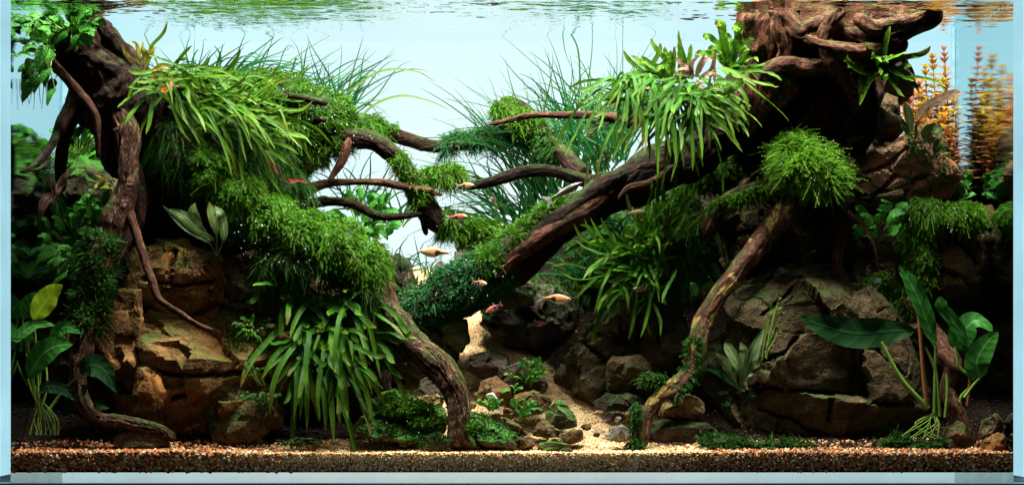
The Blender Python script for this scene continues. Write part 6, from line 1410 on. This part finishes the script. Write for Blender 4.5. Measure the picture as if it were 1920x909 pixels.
# ================================================================ fish
def fish_proto(kind):
    root = bpy.data.objects.new('fish', None); COL.objects.link(root)
    L = 1.0
    n, sg = 34, 18
    t = np.linspace(0, 1, n)
    top = np.interp(t, [0, .04, .12, .25, .42, .55, .72, .85, .93, 1.0], [0.0, .045, .085, .125, .155, .145, .095, .055, .045, .045])
    bot = np.interp(t, [0, .04, .12, .25, .42, .55, .72, .85, .93, 1.0], [0.0, .035, .075, .125, .160, .145, .080, .045, .040, .040])
    if kind == 'slim':
        top *= .62; bot *= .55
    wd = np.interp(t, [0, .05, .15, .35, .6, .85, 1.0], [0.0, .038, .062, .072, .050, .022, .008])
    k = np.ones(5) / 5
    for a in (top, bot, wd):
        a[2:-2] = np.convolve(a, k, 'same')[2:-2]
    top[0] = bot[0] = wd[0] = .002
    th = np.linspace(0, 2 * math.pi, sg, endpoint=False)
    x = -.5 + t * .86
    zz = np.where(np.sin(th)[None, :] > 0, np.sin(th)[None, :] * top[:, None], np.sin(th)[None, :] * bot[:, None])
    P = np.stack([np.repeat(x[:, None], sg, 1), np.cos(th)[None, :] * wd[:, None], zz], -1).reshape(-1, 3)
    i = np.arange(n - 1)[:, None] * sg; j = np.arange(sg)[None, :]; j2 = (j + 1) % sg
    F = np.stack([i + j, i + j2, i + sg + j2, i + sg + j], -1).reshape(-1, 4)
    T3 = np.array([[0, j_, (j_ + 1) % sg] for j_ in range(1, sg - 1)]); T4 = T3[:, ::-1] + (n - 1) * sg
    # refine for markings: colour attribute per vertex
    X, Zr = P[:, 0], P[:, 2] / (0.5 * (np.repeat(top, sg) + np.repeat(bot, sg)) + 1e-6)
    pal = {'orange': ((.78, .30, .10), (.78, .74, .66), (.50, .26, .10), (.02, .015, .02)), 'red': ((.62, .085, .05), (.66, .52, .46), (.40, .07, .05), (.03, .012, .02)),
           'rose': ((.46, .08, .07), (.42, .30, .28), (.26, .06, .06), (.03, .012, .02)), 'brown': ((.26, .17, .07), (.36, .28, .14), (.16, .12, .05), (.10, .07, .03)), 'slim': ((.10, .075, .045), (.14, .12, .08), (.06, .05, .03), (.015, .01, .008))}[kind]
    C = np.zeros((len(P), 3))
    side, belly, back, mark = [np.array(c) for c in pal]
    f = sstep(-.25, -.75, Zr)[:, None]; g = sstep(.45, .9, Zr)[:, None]
    C[:] = side; C = C * (1 - f) + belly * f; C = C * (1 - g) + back * g
    hd = sstep(-.30, -.42, X)[:, None]; C = C * (1 - hd * .5) + (belly * .8 + side * .2) * hd * .5
    if kind in ('orange', 'red', 'rose'):
        w0 = np.interp(X, [-.06, .0, .12, .34], [0, .70, .42, .2])
        mk = ((X > -.05) & (np.abs(Zr + .08) < w0))
        C[mk] = mark
    elif kind == 'slim':
        C[np.abs(Zr) < .22] = mark
    else:
        bl = fbm(P * 14, 3, 3); C = C * (1 + .8 * bl[:, None])
    me = mk_mesh('body', P, [F, T3, T4], {'Col': np.clip(C, 0, 1)})
    m_ = FISHM
    link('body', me, m_, root)
    def fin(name, pts, ctr, m2, th=.004, rays=8):
        pts = np.array(pts, float)
        c_ = np.array([ctr[0], 0, ctr[1]])
        V = [c_ + [0, th, 0], c_ - [0, th, 0]]; 
        o_ = []
        dens = catmull(np.c_[pts[:, 0], np.zeros(len(pts)), pts[:, 1]], len(pts) * 3)
        for q in dens: V += [q + [0, .0015, 0], q - [0, .0015, 0]]
        Fq, Ft = [], []
        for a in range(len(dens) - 1):
            p0, p1, q0, q1 = 2 + 2 * a, 4 + 2 * a, 3 + 2 * a, 5 + 2 * a
            Ft += [[0, p0, p1], [1, q1, q0]]; Fq.append([p0, q0, q1, p1])
        V = np.array(V)
        me = mk_mesh(name, V, [np.array(Fq), np.array(Ft)], None)
        return link(name, me, m2, root)
    s = .62 if kind == 'slim' else 1
    fin('tail_fin', [(.34, .03), (.44, .10), (.54, .15), (.49, .06), (.46, .0), (.49, -.06), (.54, -.15), (.44, -.10), (.34, -.03)], (.36, 0), FINM)
    fin('dorsal_fin', [(.0, .13 * s), (.05, .25 * s), (.09, .27 * s), (.10, .17 * s), (.13, .10 * s)], (.06, .10 * s), FINM)
    fin('anal_fin', [(.08, -.11 * s), (.13, -.20 * s), (.16, -.19 * s), (.18, -.12 * s), (.24, -.06 * s)], (.14, -.08 * s), FINM)
    fin('pelvic_fin', [(-.08, -.13 * s), (-.03, -.22 * s), (.0, -.21 * s), (.0, -.14 * s)], (-.04, -.11 * s), FINM)
    D, Fi = ico(2)
    for sy in (-1, 1):
        e = D * np.array([.030, .012, .030]) + np.array([-.425, sy * .040 * (1 if kind != 'slim' else .9), .018 * s])
        r_ = np.hypot(D[:, 0], D[:, 2]); col = np.where((r_ < .6)[:, None], np.array([[.008, .008, .01]]), np.array([[.75, .45, .25]]))
        link('eye', mk_mesh('eye', e, Fi, {'Col': col}), FISHM, root)
    return root
m, nt, out = mat('fish_scales')
at = attr(nt, 'Col'); b = N(nt, 'ShaderNodeBsdfPrincipled', i_Roughness=0.32); b.inputs['Metallic'].default_value = 0.1
tc = N(nt, 'ShaderNodeTexCoord'); vo = N(nt, 'ShaderNodeTexVoronoi', i_Scale=26.0); nt.links.new(tc.outputs['Object'], vo.inputs['Vector'])
c = mix(nt, 0.35, at.outputs['Vector'], ramp(nt, [(0.0, 1.35), (0.6, 0.55)], vo.outputs['Distance']).outputs[0], 'MULTIPLY')
nt.links.new(c, b.inputs['Base Color']); nt.links.new(b.outputs[0], out.inputs[0]); FISHM = m
m, nt, out = mat('fish_fin')
t_ = N(nt, 'ShaderNodeBsdfTransparent'); tl = N(nt, 'ShaderNodeBsdfTranslucent'); tl.inputs[0].default_value = (.55, .55, .55, 1)
df = N(nt, 'ShaderNodeBsdfDiffuse'); df.inputs[0].default_value = (.45, .38, .36, 1)
tc = N(nt, 'ShaderNodeTexCoord'); wv = N(nt, 'ShaderNodeTexWave', i_Scale=9.0); wv.bands_direction = 'Z'; nt.links.new(tc.outputs['Object'], wv.inputs['Vector'])
m1 = N(nt, 'ShaderNodeMixShader', i_0=.5); nt.links.new(tl.outputs[0], m1.inputs[1]); nt.links.new(df.outputs[0], m1.inputs[2])
m2_ = N(nt, 'ShaderNodeMixShader'); nt.links.new(math_(nt, 'ADD', math_(nt, 'MULTIPLY', wv.outputs['Fac'], .25), .18), m2_.inputs[0])
nt.links.new(t_.outputs[0], m2_.inputs[1]); nt.links.new(m1.outputs[0], m2_.inputs[2]); nt.links.new(m2_.outputs[0], out.inputs[0]); FINM = m
protos = {}
FISH = [ # kind, px, py, y, length px, yaw deg (0 = facing left, 180 right), roll up deg, label
    ('orange', 818, 473, .14, 64, 4, 3, 'orange fish facing left in the open gap under the arching branch'),
    ('orange', 1040, 560, .12, 62, 180, -3, 'pale orange fish facing right over the dark rocks'),
    ('red', 857, 407, .16, 40, 172, 3, 'red fish beside the low end of the arching branch'),
    ('orange', 872, 348, .18, 34, 150, 0, 'stubby orange fish at the tip of the curved twig'),
    ('rose', 925, 374, .24, 26, 80, 0, 'tiny rosy fish seen end on against the bright water'),
    ('orange', 899, 530, .13, 28, 140, -8, 'small orange fish in front of the teal moss blanket'),
    ('red', 926, 577, .14, 34, 15, -28, 'red fish tilted downward near the flat sand stone'),
    ('rose', 1006, 607, .17, 34, 175, 8, 'dim rosy fish in the shade below the pale orange one'),
    ('orange', 1065, 487, .17, 22, 60, 0, 'tiny orange fish left of the fanning fern'),
    ('brown', 1190, 400, .11, 44, 176, 6, 'brown mottled fish above the fanning fern'),
    ('brown', 1203, 542, .10, 34, 20, 0, 'small yellowish fish under the fanning fern'),
    ('slim', 1058, 360, .115, 78, 184, 28, 'slender grey brown fish resting along the trunk top')]
for kind, px_, py_, y_, Lp, yaw, pit, lab in FISH:
    if kind not in protos:
        r0 = fish_proto(kind); protos[kind] = r0; tag(r0, lab, 'fish', 'small fish swimming in the tank'); r = r0
    else:
        r = dup(protos[kind], (0, 0, 0), label=lab)
    r.location = [float(a) for a in W(px_, py_, y_)]
    sc_ = float(S(Lp, y_)) / max(.55, abs(math.cos(math.radians(yaw)))) if kind != 'rose' or Lp > 30 else float(S(44, y_))
    r.scale = (sc_, sc_, sc_)
    r.rotation_euler = (0, math.radians(pit), math.radians(yaw))
bpy.context.view_layer.update()
